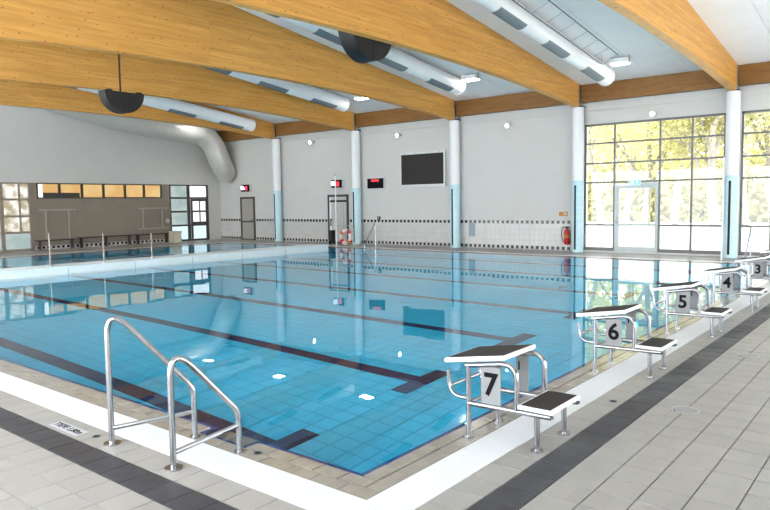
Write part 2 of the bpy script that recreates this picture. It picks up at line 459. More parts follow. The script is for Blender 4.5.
# ------------------------------------------------------------------ floor
fb = MB()
zb, zt = -0.40, -0.010
fb.box(RC[1], RX, NY, 0, zb, zt).box(LX, RC[0], NY, 0, zb, zt).box(RC[0], RC[1], NY, RC[2], zb, zt)
fb.box(0, RX, 0, WY, zb, zt).box(LX, 0, POOL_Y, WY, zb, zt).box(LX, POOL_X, 0, POOL_Y, zb, zt)
floor = fb.build('floor', 'grout', origin=(0, 0, 0))
tag(floor, 'beige tiled pool deck with taupe, white and charcoal bands round the water', kind='structure')

def tile_mesh(name, w, l, h, mat, b=0.004):
    mb = MB().chip(-w/2, w/2, -l/2, l/2, 0, h, b)
    me = bpy.data.meshes.new(name); me.from_pydata([tuple(p) for p in mb.v], [], mb.f); me.materials.append(M[mat])
    return me
def lay(cells, name, mat, parent, zt, h=0.012, gap=0.005, near=300, b=0.003, keepout=None):
    """cells: (x0,x1,y0,y1); the ones that show largest become objects, the others one joined part"""
    def score(c):
        x, y = (c[0]+c[1])/2-CAM.x, (c[2]+c[3])/2-CAM.y
        d = Vector((x, y, -1.8-zt)); depth = d.dot(FWD)
        if depth < 0.5: return 1e6+depth
        u = 385+FPX*d.dot(RIGHT)/depth; v = 255-FPX*d.dot(UP)/depth
        out = max(0, -u-20, u-790, v-530)
        return depth+(1e3 if out > 0 else 0)
    cells = sorted(cells, key=score)
    meshes = {}
    for c in cells[:near]:
        w, l = round(c[1]-c[0]-gap, 4), round(c[3]-c[2]-gap, 4)
        if (w, l) not in meshes: meshes[(w, l)] = tile_mesh(name, w, l, h, mat, b)
        inst(name, meshes[(w, l)], ((c[0]+c[1])/2, (c[2]+c[3])/2, zt-h+random.uniform(-.0006, .0006)), parent)
    rest = cells[near:]
    if rest:
        mb = MB()
        for c in rest: mb.chip(c[0]+gap/2, c[1]-gap/2, c[2]+gap/2, c[3]-gap/2, zt-h, zt, b)
        o = mb.build(name+'s_beyond', mat, parent); o['kind'] = 'stuff'
def steps(a, b, n):
    k = max(1, round((b-a)/n)); return [(a+(b-a)*i/k, a+(b-a)*(i+1)/k) for i in range(k)]
P4 = 0.25
cells = []
# inner beige ring and field, block side
for (x0, x1) in [(E2, E3)]+[(E4+P4*i, E4+P4*(i+1)) for i in range(27)]:
    y0 = -E2 if x0 < E3-.01 else -E4
    for (a, b) in steps(y0 if x0 > E3 else -E3, WY, P4): cells.append((x0, x1, a, b))
for (y0, y1) in [(-E3, -E2)]+[(-E4-P4*(i+1), -E4-P4*i) for i in range(13)]:
    xr = E2 if y1 > -E3 else RX
    for (a, b) in steps(LX, xr, P4): cells.append((a, b, y0, y1))
cells = [c for c in cells if not (c[0] < -14 and c[3] < -2.5)]
for (y0, y1) in steps(POOL_Y+E2, WY, P4):
    for (a, b) in steps(LX, E2, P4): cells.append((a, b, y0, y1))
for (x0, x1) in steps(LX, POOL_X-E2, P4):
    for (a, b) in steps(-E2, POOL_Y+E2, P4): cells.append((x0, x1, a, b))
lay(cells, 'floor_tile', 'floor_tile', floor, 0.0)
# charcoal drain band
cells = [(E3, E4, a, b) for (a, b) in steps(-E3, WY, P4)]+[(a, b, -E4, -E3) for (a, b) in steps(LX, E4, P4)]
lay(cells, 'charcoal_tile', 'drain_tile', floor, 0.001, near=180)
# taupe edge tiles, two rows all round
cells = []
h2 = E1/2
for r in range(2):
    o0, o1 = r*h2, (r+1)*h2
    cells += [(o0, o1, a, b) for (a, b) in steps(-o0, POOL_Y+o0, P4)]
    cells += [(POOL_X-o1, POOL_X-o0, a, b) for (a, b) in steps(-o0, POOL_Y+o0, P4)]
    cells += [(a, b, POOL_Y+o0, POOL_Y+o1) for (a, b) in steps(POOL_X-o1, o1, P4)]
    if r == 0:
        cells += [(a, b, -o1, -o0) for (a, b) in steps(RC[1], o1, P4)+steps(POOL_X, RC[0], P4)]
    else:
        cells += [(a, b, -o1, -o0) for (a, b) in steps(POOL_X-o1, o1, P4)]
lay(cells, 'edge_tile', 'edge_tile', floor, 0.001, gap=0.010, near=300)
# white overflow grating: slats across a tray
g = MB()
pitch, sw = 0.024, 0.0225
def slats(x0, x1, y0, y1, along):
    if along == 'y':
        n = int((y1-y0)/pitch)
        for i in range(n):
            a = y0+(y1-y0)*i/n; g.chip(x0, x1, a, a+sw, -0.02, 0.002, 0.001)
    else:
        n = int((x1-x0)/pitch)
        for i in range(n):
            a = x0+(x1-x0)*i/n; g.chip(a, a+sw, y0, y1, -0.02, 0.002, 0.001)
slats(E1, E2, -E2, POOL_Y+E2, 'y')
slats(POOL_X-E2, E1, -E2, -E1, 'x')
slats(POOL_X-E2, E1, POOL_Y+E1, POOL_Y+E2, 'x')
slats(POOL_X-E2, POOL_X-E1, -E1, POOL_Y+E1, 'y')
gr = g.build('overflow_grating', 'grating', floor); gr['kind'] = 'stuff'; gr['label'] = 'white plastic overflow grating round the pool'
t = MB().box(E1, E2, -E2, POOL_Y+E2, -0.0101, -0.008).box(POOL_X-E2, E1, -E2, -E1, -0.0101, -0.008)
t.box(POOL_X-E2, E1, POOL_Y+E1, POOL_Y+E2, -0.0101, -0.008).box(POOL_X-E2, POOL_X-E1, -E1, POOL_Y+E1, -0.0101, -0.008)
t.build('grating_tray', 'grating', floor)

# ------------------------------------------------------------------ pool basin
basin = MB()
basin.box(POOL_X-.1, .1, -.1-.1, POOL_Y+.1, -DEPTH-.2, -DEPTH-.012)
pool = basin.build('pool_basin', 'pool_grout', origin=(0, 0, -DEPTH))
tag(pool, 'swimming pool basin of aqua tiles with navy lane lines', kind='structure')
pw = MB()
pw.box(POOL_X-.1, POOL_X, 0, POOL_Y, -DEPTH-.2, -0.012).box(0, .1, 0, POOL_Y, -DEPTH-.2, -0.012)
pw.box(POOL_X-.1, .1, POOL_Y, POOL_Y+.1, -DEPTH-.2, -0.012)
pw.box(POOL_X-.1, RC[0], -.1, 0, -DEPTH-.2, -0.012).box(RC[1], .1, -.1, 0, -DEPTH-.2, -0.012).box(RC[0], RC[1], RC[2]-.1, RC[2], -DEPTH-.2, -0.012)
pw.build('pool_wall', 'pool_tile', pool)
rim = MB()
rz0, rz1, rw = -0.14, -0.016, 0.05
rim.box(POOL_X, RC[0], 0, rw, rz0, rz1).box(RC[1], -rw, 0, rw, rz0, rz1).box(-rw, 0, 0, POOL_Y, rz0, rz1)
rim.box(POOL_X, -rw, POOL_Y-rw, POOL_Y, rz0, rz1).box(POOL_X, POOL_X+rw, rw, POOL_Y-rw, rz0, rz1)
rim.box(RC[0], RC[0]+.04, RC[2], rw, rz0, rz1).box(RC[1]-.04, RC[1], RC[2], rw, rz0, rz1).box(RC[0]+.04, RC[1]-.04, RC[2], RC[2]+.04, rz0, rz1)
rim.build('rim_strip', 'edge_navy', pool)
st = MB()
for i, (z, y0, y1) in enumerate(((-0.10, RC[2]+.04, 0.10), (-0.42, RC[2], 0.10))):
    st.box(RC[0]+.08, RC[1]-.12, y0, y1, z-.05, z)
st.build('ladder_tread', 'edge_tile', pool)
# floor tiles and lane lines
NX, NYT = 93, 68
px_, py_ = -POOL_X/NX, POOL_Y/NYT
lanes = [1.25+2.5*i for i in range(7)]
blue, dark = [], []
for i in range(NX):
    for j in range(NYT):
        x0, y0 = -px_*(i+1), py_*j
        xc, yc = x0+px_/2, y0+py_/2
        c = (x0, x0+px_, y0, y0+py_)
        k = min((yc-(yl-py_/2) for yl in lanes), key=abs)      # rows away from the lane line
        row = round(k/py_)
        if (row == 0 and -22 < xc < -1.99) or (abs(row) == 1 and -2.26 < xc < -1.99):
            dark.append(c)
        elif abs(row) == 2 and -2.26 < xc < -1.99:             # ends of the cross bar: half tiles
            ym = y0+py_/2
            lo, hi = (x0, x0+px_, y0, ym), (x0, x0+px_, ym, y0+py_)
            dark.append(lo if row > 0 else hi); blue.append(hi if row > 0 else lo)
        else:
            blue.append(c)
lay(blue, 'pool_tile', 'pool_tile', pool, -DEPTH, gap=0.010, near=300)
lay(dark, 'lane_line_tile', 'navy_tile', pool, -DEPTH, gap=0.004, near=300)

# water surface: a flat sheet, deck level, also in the ladder recess
w = MB()
w.add([(POOL_X, 0, WL), (0, 0, WL), (0, POOL_Y, WL), (POOL_X, POOL_Y, WL)], [(0, 1, 2, 3)])
w.add([(RC[0], RC[2], WL), (RC[1], RC[2], WL), (RC[1], 0, WL), (RC[0], 0, WL)], [(0, 1, 2, 3)])
water = w.build('pool_water', 'water', origin=(0, 0, 0))
tag(water, 'calm clear blue water filling the swimming pool', 'water', kind='stuff')

# bulkhead dividing the pool
BX0, BX1 = -16.25, -15.40
BY1 = at(328, 250, x=BX1).y
bh = thing('pool_bulkhead', (BX1, BY1/2, -0.6), 'low white bulkhead dividing the pool across the lanes', 'bulkhead')
MB().box(BX0, BX1, 0.06, BY1, -0.60, 0.16).build('body', 'bulkhead', bh)
MB().box(BX0-.03, BX1+.03, 0.06, BY1+.02, 0.16, 0.20).build('cap', 'bulkhead', bh)
for k in range(7): MB().box(BX1, BX1+.006, 1.5+k*2.0, 1.515+k*2.0, 0.0, 0.155).build('panel_joint', 'steel_dull', bh)

# ------------------------------------------------------------------ far wall with openings
ROW = [0.13, 0.94, 2.38, 3.03, 3.70, 4.36]
def WX(px): return at(px, 200, y=WY).x
W1a, W1b = WX(583.5), WX(724.2)
W2a, W2b = WX(739.5), 3.3
wb = MB()
T = WY+0.35
wb.box(LX, W1a, WY, T, 0, EZ+.05).box(W1b, W2a, WY, T, 0, EZ+.05).box(W2b, RX, WY, T, 0, EZ+.05)
wb.box(W1a, W1b, WY, T, ROW[-1], EZ+.05).box(W2a, W2b, WY, T, ROW[-1], EZ+.05)
wb.box(W1a, W1b, WY, T, -.05, 0.06).box(W2a, W2b, WY, T, -.05, 0.06)
wall_far = wb.build('wall_far', 'wall', origin=(0, WY, 0))
tag(wall_far, 'long white wall behind the pool with tiled dado, columns and windows', kind='structure')
# dado: white tiles between two rows of black squares
DZ0, DZ1 = 0.095, 1.02
D1 = (WX(241)-.05, WX(255)+.05); D2 = (WX(328.3)-.05, WX(348.3)+.05)
dt = MB(); bt = MB(); bk = MB()
segs = [(LX, D1[0]), (D1[1], D2[0]), (D2[1], W1a-.02)]
for (a, b) in segs:
    bk.box(a, b, WY-.004, WY, 0.0, DZ1+.06)
    for (x0, x1) in steps(a, b, 0.2):
        for (z0, z1) in steps(0.15, 0.96, 0.2):
            dt.add([(x0+.004, WY-.012, z0+.004), (x1-.004, WY-.012, z0+.004), (x1-.004, WY-.012, z1-.004), (x0+.004, WY-.012, z1-.004),
                    (x0+.002, WY-.004, z0+.002), (x1-.002, WY-.004, z0+.002), (x1-.002, WY-.004, z1-.002), (x0+.002, WY-.004, z1-.002)],
                   [(0, 1, 2, 3), (0, 4, 5, 1), (1, 5, 6, 2), (2, 6, 7, 3), (3, 7, 4, 0)])
        xm = (x0+x1)/2
        for z in (DZ0, DZ1):
            bt.box(xm-.055, xm+.055, WY-.014, WY-.003, z-.055, z+.055)
            dt.box(xm+.058, xm+.142 if xm+.142 < b else b, WY-.012, WY-.003, z-.055, z+.055)
o = bk.build('dado_backing', 'wall_lower', wall_far)
o = dt.build('dado_tiles', 'dado', wall_far); o['kind'] = 'stuff'
o = bt.build('black_squares', 'black_tile', wall_far); o['kind'] = 'stuff'

def window(name, xa, xb, mull, door=None, label=''):
    o = thing(name, ((xa+xb)/2, WY+.06, ROW[0]), label, kind='structure')
    f = MB(); y0, y1 = WY+.05, WY+.13; hw = 0.028
    f.box(xa, xa+.06, y0, y1, 0.06, ROW[-1]).box(xb-.06, xb, y0, y1, 0.06, ROW[-1])
    f.box(xa, xb, y0, y1, ROW[-1]-.07, ROW[-1])
    f.build('window_frame', 'frame', o)
    f = MB()
    dx = door if door else (1e9, 1e9)
    for (a, b) in ([(xa, dx[0]), (dx[1], xb)] if door else [(xa, xb)]): f.box(a, b, y0-.03, y1, 0.06, ROW[0]+.04)
    f.build('sill', 'frame', o)
    for x in mull: MB().box(x-hw, x+hw, y0, y1, 0.06, ROW[-1]-.07).build('mullion', 'frame', o)
    xs = [xa]+mull+[xb]
    for z in ROW[1:-1]:
        for i in range(len(xs)-1):
            if door and abs(xs[i]-door[0]) < .05 and z < 2.3: continue
            MB().box(xs[i]+hw, xs[i+1]-hw, y0+.004, y1-.004, z-hw, z+hw).build('transom', 'frame', o)
    for i in range(len(xs)-1):
        for j in range(len(ROW)-1):
            if door and abs(xs[i]-door[0]) < .05 and j < 2: continue
            MB().box(xs[i]+hw, xs[i+1]-hw, y0+.035, y0+.045, ROW[j]+hw, ROW[j+1]-hw).build('pane', 'frosted' if j == 0 else 'glass', o)
    return o
m1 = [WX(613.3), WX(658.7), WX(690.7)]
win1 = window('window_1', W1a, W1b, m1, (m1[0], m1[1]), 'tall grey framed window wall with a glazed exit door')
m2 = [W2a+(W2b-W2a)*k/5 for k in (1, 2, 3, 4)]
m2 = [WX(771)+1.05*k for k in range(4)]
win2 = window('window_2', W2a, W2b, m2, None, 'tall grey framed window wall right of the last column')
# glazed exit door inside window 1
dr = thing('door_1', ((m1[0]+m1[1])/2, WY+.05, 0.06), 'glazed exit door with pale frame in the window wall', kind='structure')
a, b = m1[0]+.03, m1[1]-.03; y0, y1 = WY+.03, WY+.10
f = MB().box(a, a+.15, y0, y1, .06, 2.33).box(b-.10, b, y0, y1, .06, 2.33).box(a+.15, b-.10, y0, y1, 2.16, 2.33).box(a+.15, b-.10, y0, y1, .06, .22).box(a+.15, b-.10, y0, y1, 0.92, 1.0)
f.build('door_leaf', 'frame_light', dr)
MB().box(a+.15, b-.10, y0+.03, y0+.04, 1.0, 2.16).build('pane', 'glass', dr)
MB().box(a+.15, b-.10, y0+.03, y0+.04, .22, .92).build('pane', 'frosted', dr)
MB().tube(bend([(a+.08, y0, 1.02), (a+.08, y0-.06, 1.02), (a+.08, y0-.06, 1.2), (a+.08, y0, 1.2)], .02), .012, 8).build('handle', 'steel', dr)
MB().box(a+.02, b-.5, y0-.05, y0, 2.25, 2.32).build('door_closer', 'steel_dull', dr)
es = thing('exit_sign', tuple(at(634.5, 184, y=WY)), 'small green and white exit sign above the glazed door', 'sign')
q = at(634.5, 182.3, y=WY-.03)
MB().box(q.x-.16, q.x+.16, WY-.03, WY+.05, q.z-.075, q.z+.075).build('housing', 'green_sign', es)
MB().box(q.x-.10, q.x-.03, WY-.034, WY-.03, q.z-.05, q.z+.05).build('pictogram', 'white_led', es)
MB().box(q.x+.06, q.x+.11, WY-.034, WY-.03, q.z-.03, q.z+.05).build('arrow', 'white_led', es)

# doors in the far wall
def wall_door(name, pxa, pxb, label, panel, split):
    xa, xb = WX(pxa), WX(pxb)
    d = thing(name, ((xa+xb)/2, WY, 0), label, kind='structure')
    z1 = 2.2
    f = MB(); fw = .10
    f.box(xa, xa+fw, WY-.05, WY, 0, z1).box(xb-fw, xb, WY-.05, WY, 0, z1).box(xa, xb, WY-.05, WY, z1-fw, z1).box(xa, xb, WY-.05, WY, 0, .06)
    f.build('door_frame', 'door_frame', d)
    MB().box(xa+fw, xb-fw, WY-.03, WY-.005, .06, z1-fw).build('door_leaf', panel, d)
    if split:
        MB().box(xa+fw, xb-fw, WY-.045, WY-.03, .90, .98).build('rail', 'door_frame', d)
        MB().box(xb-fw-.14, xb-fw-.05, WY-.09, WY-.06, 1.02, 1.05).cyl((xb-fw-.06, WY-.08, 1.035), (xb-fw-.06, WY-.03, 1.035), .012, 8).build('handle', 'steel', d)
    else:
        MB().box(xa+fw+.04, xb-fw, WY-.045, WY-.03, 1.86, 1.95).build('closer_rail', 'black', d)
        MB().box(xa+fw, xa+fw+.10, WY-.036, WY-.03, .06, z1-fw).build('leaf_edge', 'white_edge', d)
        MB().box(xb-fw-.22, xb-fw-.19, WY-.034, WY-.03, .1, 1.8).build('groove', 'steel_dull', d)
        MB().box(xa+fw+.05, xa+fw+.15, WY-.06, WY-.03, .78, 1.1).build('handle', 'black', d)
    return d
wall_door('door_2', 240.8, 254.9, 'narrow dark framed beige door with a mid rail', 'door_panel', True)
wall_door('door_3', 328.3, 348.6, 'dark framed silver door beside the white column', 'door_silver', False)

# left wall
LY = lambda px, py=200: at(px, py, x=LX).y
lw = MB(); SOF = 2.86; X0 = LX-.35
CLA, CLB, CLZ = LY(37), LY(162), 2.19
GA, GB = LY(30.8), LY(169.8)
lw.box(X0, LX, NY, WY, SOF, 6.6)
upper = lw.build('wall_left', 'wall', origin=(LX, 8, 0))
tag(upper, 'left end wall, white above a grey panelled lower zone with windows', kind='structure')
g1 = MB().box(X0, LX, GA, GB, 0, CLZ).box(X0, LX, GA, CLA, CLZ, SOF).box(X0, LX, CLB, GB, CLZ, SOF)
g1.build('grey_panel', 'grey_wall', upper)
GR = LY(208)
MB().box(X0, LX, GR, WY, 0, SOF).build('corner_panel', 'wall', upper)
MB().box(X0, LX, NY, -1.0, 0, SOF).build('end_panel', 'wall', upper)
bt = MB()
for (ya, yb) in steps(GA+.1, GB, 0.21):
    bt.box(LX, LX+.012, ya+.05, yb-.05, .05, .15)
o = bt.build('black_squares', 'black_tile', upper); o['kind'] = 'stuff'
bt = MB().box(LX, LX+.006, GA+.1, GB, .03, .17).build('base_strip', 'dado', upper)
# clerestory
cl = thing('window_3', (LX, (CLA+CLB)/2, CLZ), 'strip of six warm lit panes above the grey wall', kind='structure')
edges = [at(p, 190, x=LX).y for p in (37, 59.5, 82, 103.5, 125, 144, 162)]
f = MB().box(LX-.1, LX+.02, CLA, CLB, CLZ, CLZ+.05).box(LX-.1, LX+.02, CLA, CLB, SOF-.05, SOF).box(LX-.1, LX+.02, CLA, CLA+.06, CLZ, SOF).box(LX-.1, LX+.02, CLB-.06, CLB, CLZ, SOF)
f.build('window_frame', 'door_frame', cl)
for y in edges[1:-1]: MB().box(LX-.1, LX+.02, y-.05, y+.05, CLZ+.05, SOF-.05).build('mullion', 'door_frame', cl)
for i in range(6):
    MB().box(LX-.06, LX-.05, edges[i], edges[i+1], CLZ, SOF).build('pane', 'orange_pane', cl)
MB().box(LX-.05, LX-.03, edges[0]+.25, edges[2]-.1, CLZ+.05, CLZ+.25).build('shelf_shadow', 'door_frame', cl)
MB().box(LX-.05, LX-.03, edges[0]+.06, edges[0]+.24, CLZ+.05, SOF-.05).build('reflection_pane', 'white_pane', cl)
# left glazed bay
def bay(name, ys, zs, panes, label, frame='door_frame', door_col=None):
    w = thing(name, (LX, (ys[0]+ys[-1])/2, 0), label, kind='structure')
    f = MB()
    f.box(LX-.1, LX+.03, ys[0], ys[-1], SOF-.06, SOF).box(LX-.1, LX+.03, ys[0], ys[-1], 0, .09)
    f.box(LX-.1, LX+.03, ys[0], ys[0]+.05, 0, SOF).box(LX-.1, LX+.03, ys[-1]-.09, ys[-1], 0, SOF)
    f.build('window_frame', frame, w)
    for y in ys[1:-1]: MB().box(LX-.1, LX+.03, y-.07, y+.07, .09, SOF-.06).build('mullion', frame, w)
    for i in range(len(ys)-1):
        for j, z in enumerate(zs[1:-1]):
            MB().box(LX-.1, LX+.025, ys[i]+.05, ys[i+1]-.05, z-.045, z+.045).build('transom', frame, w)
        for j in range(len(zs)-1):
            MB().box(LX-.06, LX-.05, ys[i], ys[i+1], zs[j], zs[j+1]).build('pane', panes(i, j), w)
    return w
ya = [-1.0, 1.4, 3.7, 6.0, 8.28, LY(30.8)]
w4 = bay('window_4', ya, [0, .78, 1.46, 2.16, SOF], lambda i, j: 'blue_pane' if j == 0 else 'day_pane', 'grid of daylit panes left of the grey wall', 'grey_wall')
MB().box(LX-.05, LX+.015, LY(19.5)-.03, LY(19.5)+.03, .8, SOF-.05).build('glazing_bar', 'grey_wall', w4)
yb = [GB, LY(188.5), GR]
w5 = bay('window_5', yb, [0, .8, 1.5, 2.19, SOF], lambda i, j: ('cyan_pane' if j == 0 else 'white_pane') if i == 1 else ('cyan_pane' if j == 0 else 'blue_pane'), 'dark framed glazing with a glass door at the wall corner')
d5 = MB(); 
d5.box(LX+.03, LX+.06, yb[1]+.08, yb[1]+.2, .1, 2.14).box(LX+.03, LX+.06, yb[2]-.2, yb[2]-.1, .1, 2.14).box(LX+.03, LX+.06, yb[1]+.2, yb[2]-.2, 2.02, 2.14).box(LX+.03, LX+.06, yb[1]+.2, yb[2]-.2, .85, .97)
d5.box(LX+.03, LX+.06, yb[1]+.60, yb[1]+.66, .97, 2.02)
d5.build('door_leaf', 'door_frame', w5)

# near wall and ceiling
nw = MB().box(LX, RX, NY-.3, NY, -.05, .12).box(LX, RX, NY-.3, NY, 4.6, zc(NY))  # out of view; unglazed openings and solid parts set to steer daylight inside
for x in COLX: nw.box(x-.2, x+.2, NY-.3, NY, .12, 4.6)
nw.box(1.0, RX, NY-.3, NY, .12, 4.6)
nw.box(LX, RX, NY-.3, NY, 3.7, 4.6)
nw = nw.build('wall_near', 'wall', origin=(-10, NY, 0))
tag(nw, 'white piers and band of the unseen near wall, openings shaped to admit daylight', kind='structure')
rw = MB().box(RX, RX+.3, NY-.3, WY+.35, -.05, .10).box(RX, RX+.3, NY-.3, WY+.35, 2.7, RZ)  # unseen wall added to cut daylight from the open right end
for k in range(6): rw.box(RX, RX+.3, NY-.3+4.7*k, NY+.1+4.7*k, .10, 2.7)
rw = rw.build('wall_right', 'wall', origin=(RX, 8, 0))
tag(rw, 'unseen white end wall added behind the starting blocks, low openings limit the daylight', kind='structure')
ce = MB()
th = .2
for (ya, yb) in ((NY-.3, RIDGE), (RIDGE, WY+.35)):
    za, zb_ = zc(ya), zc(yb)
    ce.hexa([(LX-.35, ya, za+.02), (RX, ya, za+.02), (RX, yb, zb_+.02), (LX-.35, yb, zb_+.02),
             (LX-.35, ya, za+.02+th), (RX, ya, za+.02+th), (RX, yb, zb_+.02+th), (LX-.35, yb, zb_+.02+th)])
ceil = ce.build('ceiling', 'ceiling_gap', origin=(-9, RIDGE, RZ))
tag(ceil, 'white panelled pitched ceiling over the pool hall', kind='structure')
# panels on the far slope (each its own) and near slope
sl = (RZ-EZ)/(WY-RIDGE)
ang = math.atan(sl)
bays = [RX]+COLX+[LX]
pmesh = {}
for bi in range(len(bays)-1):
    xa, xb = bays[bi+1]+.11, bays[bi]-.11
    for (x0, x1) in steps(xa, xb, 1.2):
        for (ya, yb) in steps(RIDGE, WY, 2.3)+steps(NY, RIDGE, 2.45):
            farside = ya >= RIDGE-.01
            key = (round(x1-x0, 3), round(yb-ya, 3))
            if key not in pmesh:
                mb = MB().box(-(x1-x0)/2+.006, (x1-x0)/2-.006, -(yb-ya)/2/math.cos(ang)+.006, (yb-ya)/2/math.cos(ang)-.006, -.018, .0)
                me = bpy.data.meshes.new('ceiling_panel'); me.from_pydata([tuple(p) for p in mb.v], [], mb.f); me.materials.append(M['ceiling'])
                pmesh[key] = me
            ym = (ya+yb)/2
            po = inst('ceiling_panel', pmesh[key], ((x0+x1)/2, ym, zc(ym)+.02), ceil)
            po.rotation_euler = (-ang if farside else ang, 0, 0)

# ------------------------------------------------------------------ columns, beams, rim beams, fascia
CR = 0.19
for i, x in enumerate(COLX):
    lab = ['white column with pale blue base between the two window walls', 'white column with pale blue base between fire extinguisher and exit window',
           'white column with pale blue base right of the large black display', 'white column with pale blue base between silver door and small red clock',
           'white column with pale blue base right of the narrow beige door'][i]
    c = thing('column', (x, CY, 0), lab, 'column', 'white columns along the far wall')
    MB().cyl((x, CY, 2.46), (x, CY, 4.93), CR, 28).build('shaft', 'column', c)
    MB().cyl((x, CY, 0), (x, CY, 2.46), CR+.012, 28).build('blue_cladding', 'column_blue', c)
    MB().box(x-.032, x+.032, CY-CR-.018, CY-CR+.03, 0.10, 2.30).build('slot', 'black', c)
    MB().box(x-.16, x+.16, CY-.13, WY, 4.93, 4.97).build('bearing_plate', 'black', c)

def zlow(y): return 5.335-0.41*((y-9.0)/10.0)**2
for i, x in enumerate(COLX):
    lab = ['glulam roof beam resting on the column between the window walls', 'glulam roof beam resting on the column beside the exit window wall',
           'glulam roof beam resting on the column right of the large display', 'glulam roof beam resting on the column by the silver door',
           'glulam roof beam resting on the column by the narrow beige door'][i]
    ys = [NY+(CY-.16-NY)*k/36 for k in range(37)]
    poly = [(y, zlow(y)) for y in ys]+[(y, zc(y)+.015) for y in reversed(ys)]
    ro = thing('roof_beam', (x, CY-.1, zlow(CY)), lab, 'beam', 'curved glulam roof beams')
    n = len(ys); mb = MB()
    vs = []
    for y in ys:
        vs += [(x-.11, y, zlow(y)), (x+.11, y, zlow(y)), (x+.11, y, zc(y)+.015), (x-.11, y, zc(y)+.015)]
    fs = []
    for k in range(n-1):
        for q_ in range(4):
            fs.append((4*k+q_, 4*k+(q_+1) % 4, 4*k+4+(q_+1) % 4, 4*k+4+q_))
    fs += [(0, 1, 2, 3), (4*n-4, 4*n-3, 4*n-2, 4*n-1)]
    mb.add(vs, fs); mb.build('beam_body', 'wood', ro)
    MB().box(x-.125, x-.11, CY-.30, CY-.16, zlow(CY), zc(CY)).box(x+.11, x+.125, CY-.22, CY-.16, zlow(CY)+.05, zc(CY)-.03).build('steel_shoe', 'steel_dull', ro)
rl = ['wooden rim beam above the right hand window wall', 'wooden rim beam above the exit window wall', 'wooden rim beam above the fire extinguisher bay',
      'wooden rim beam above the large black display', 'wooden rim beam above the silver door bay', 'wooden rim beam in the corner above the beige door']
for bi in range(len(bays)-1):
    xa, xb = bays[bi+1], bays[bi]
    xa = xa+.12 if bi < len(bays)-2 else xa
    xb = xb-.12 if bi > 0 else xb
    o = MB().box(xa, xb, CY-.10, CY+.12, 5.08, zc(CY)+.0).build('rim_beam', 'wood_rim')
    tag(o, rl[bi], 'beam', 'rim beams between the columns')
    tr = MB().box(xa, xb, WY-.06, WY, 4.80, 5.08).build('trim_%d' % (bi+1), 'wall')
    tag(tr, 'pale fascia strip under the wooden rim beam', kind='structure')

# ------------------------------------------------------------------ ducts
DR = 0.27
ds = 0.118
def duct(ex, ey, Ye, label, r=DR, ystart=3.0):
    e = at(ex, ey, y=Ye)
    p = lambda y: Vector((e.x, y, e.z+(Ye-y)*ds))
    root = thing('ventilation_duct', (e.x, Ye, e.z-r), label, 'duct', 'round white ventilation ducts')
    MB().cyl(p(ystart), p(Ye), r, 32).build('duct_body', 'duct', root)
    MB().cyl(p(Ye-.05), p(Ye+.01), r+.012, 32).build('end_cap', 'duct', root)
    d = (p(Ye)-p(0)).normalized()
    yy = Ye-0.55
    k = 0
    side = Vector((1, 0, 0)); upv = side.cross(d).normalized()
    while yy > ystart+1.5 and k < 5:
        # grille panel wrapped on the lower side towards the pool
        g = MB(); vs = []; fs = []; nseg = 8
        a0, a1 = math.radians(-104), math.radians(-44)
        for j in range(nseg+1):
            a = a0+(a1-a0)*j/nseg
            w_ = side*math.cos(a)+upv*math.sin(a)
            vs += [p(yy)+w_*(r+.008), p(yy-1.3)+w_*(r+.008)]
        fs = [(2*j, 2*j+1, 2*j+3, 2*j+2) for j in range(nseg)]
        g.add(vs, fs, True)
        gp = g.build('grille', 'grille', root)
        sl_ = MB()
        for j in range(8):
            a = a0+(a1-a0)*(j+.5)/8
            w_ = side*math.cos(a)+upv*math.sin(a)
            sl_.cyl(p(yy-.03)+w_*(r+.008), p(yy-1.27)+w_*(r+.008), .006, 5)
        sl_.build('slot_bars', 'grille_dark', gp)
        for q_ in (yy+.28,):
            MB().cyl(p(q_-.012), p(q_+.012), r+.006, 32).build('seam_band', 'duct', root)
        yy -= 2.5; k += 1
    for y in [Ye-.4-2.4*i for i in range(5)]:
        a = p(y)
        if y > ystart: MB().cyl(a+Vector((0, 0, r-.01)), Vector((a.x, a.y, zc(y)+.03)), .012, 6).build('hanger', 'steel_dull', root)
    return root, p
d1, p1 = duct(606, 77, 17.4, 'round white duct with grey grilles hung before the exit window wall')
duct(458.5, 87, 16.3, 'round white duct with grey grilles behind the black loudspeaker')
duct(344, 104.5, 16.5, 'round white duct with grey grilles hung left of the big display bay')
duct(251.5, 125.5, 17.1, 'short stretch of round white duct above the beige door bay')
# big silver duct along the left wall with an elbow down into the corner
DX = -25.5
c1_ = at(140, 123.5, x=DX); c0_ = at(48, 98.5, x=DX); c2_ = at(205, 135.5, x=DX); c3_ = at(221, 163, x=DX+.1); c4_ = at(228, 176, y=WY-.16)
pth = bend([c0_, c1_, c2_+Vector((0, .25, .05)), c3_+Vector((0, .05, -.15)), c4_, c4_+Vector((0, .14, -.03))], [1.2, .95, .35, .1], 10)
nn = len(pth)
rad = [.46 if k == 0 else .55 if k < nn*.66 else .55-.20*(k-nn*.66)/(nn*.34) for k in range(nn)]
bd = thing('silver_duct', tuple(c3_-Vector((0, 0, .7))), 'large pale grey duct along the left wall bending down at the corner', 'duct')
MB().tube(pth, rad, 36).build('duct_body', 'duct_silver', bd)
for k in (8, 14):
    q = Vector(pth[k]); t_ = (Vector(pth[k+1])-Vector(pth[k-1])).normalized()
    MB().cyl(q-t_*.03, q+t_*.03, .56, 36).build('seam_band', 'duct_silver', bd)

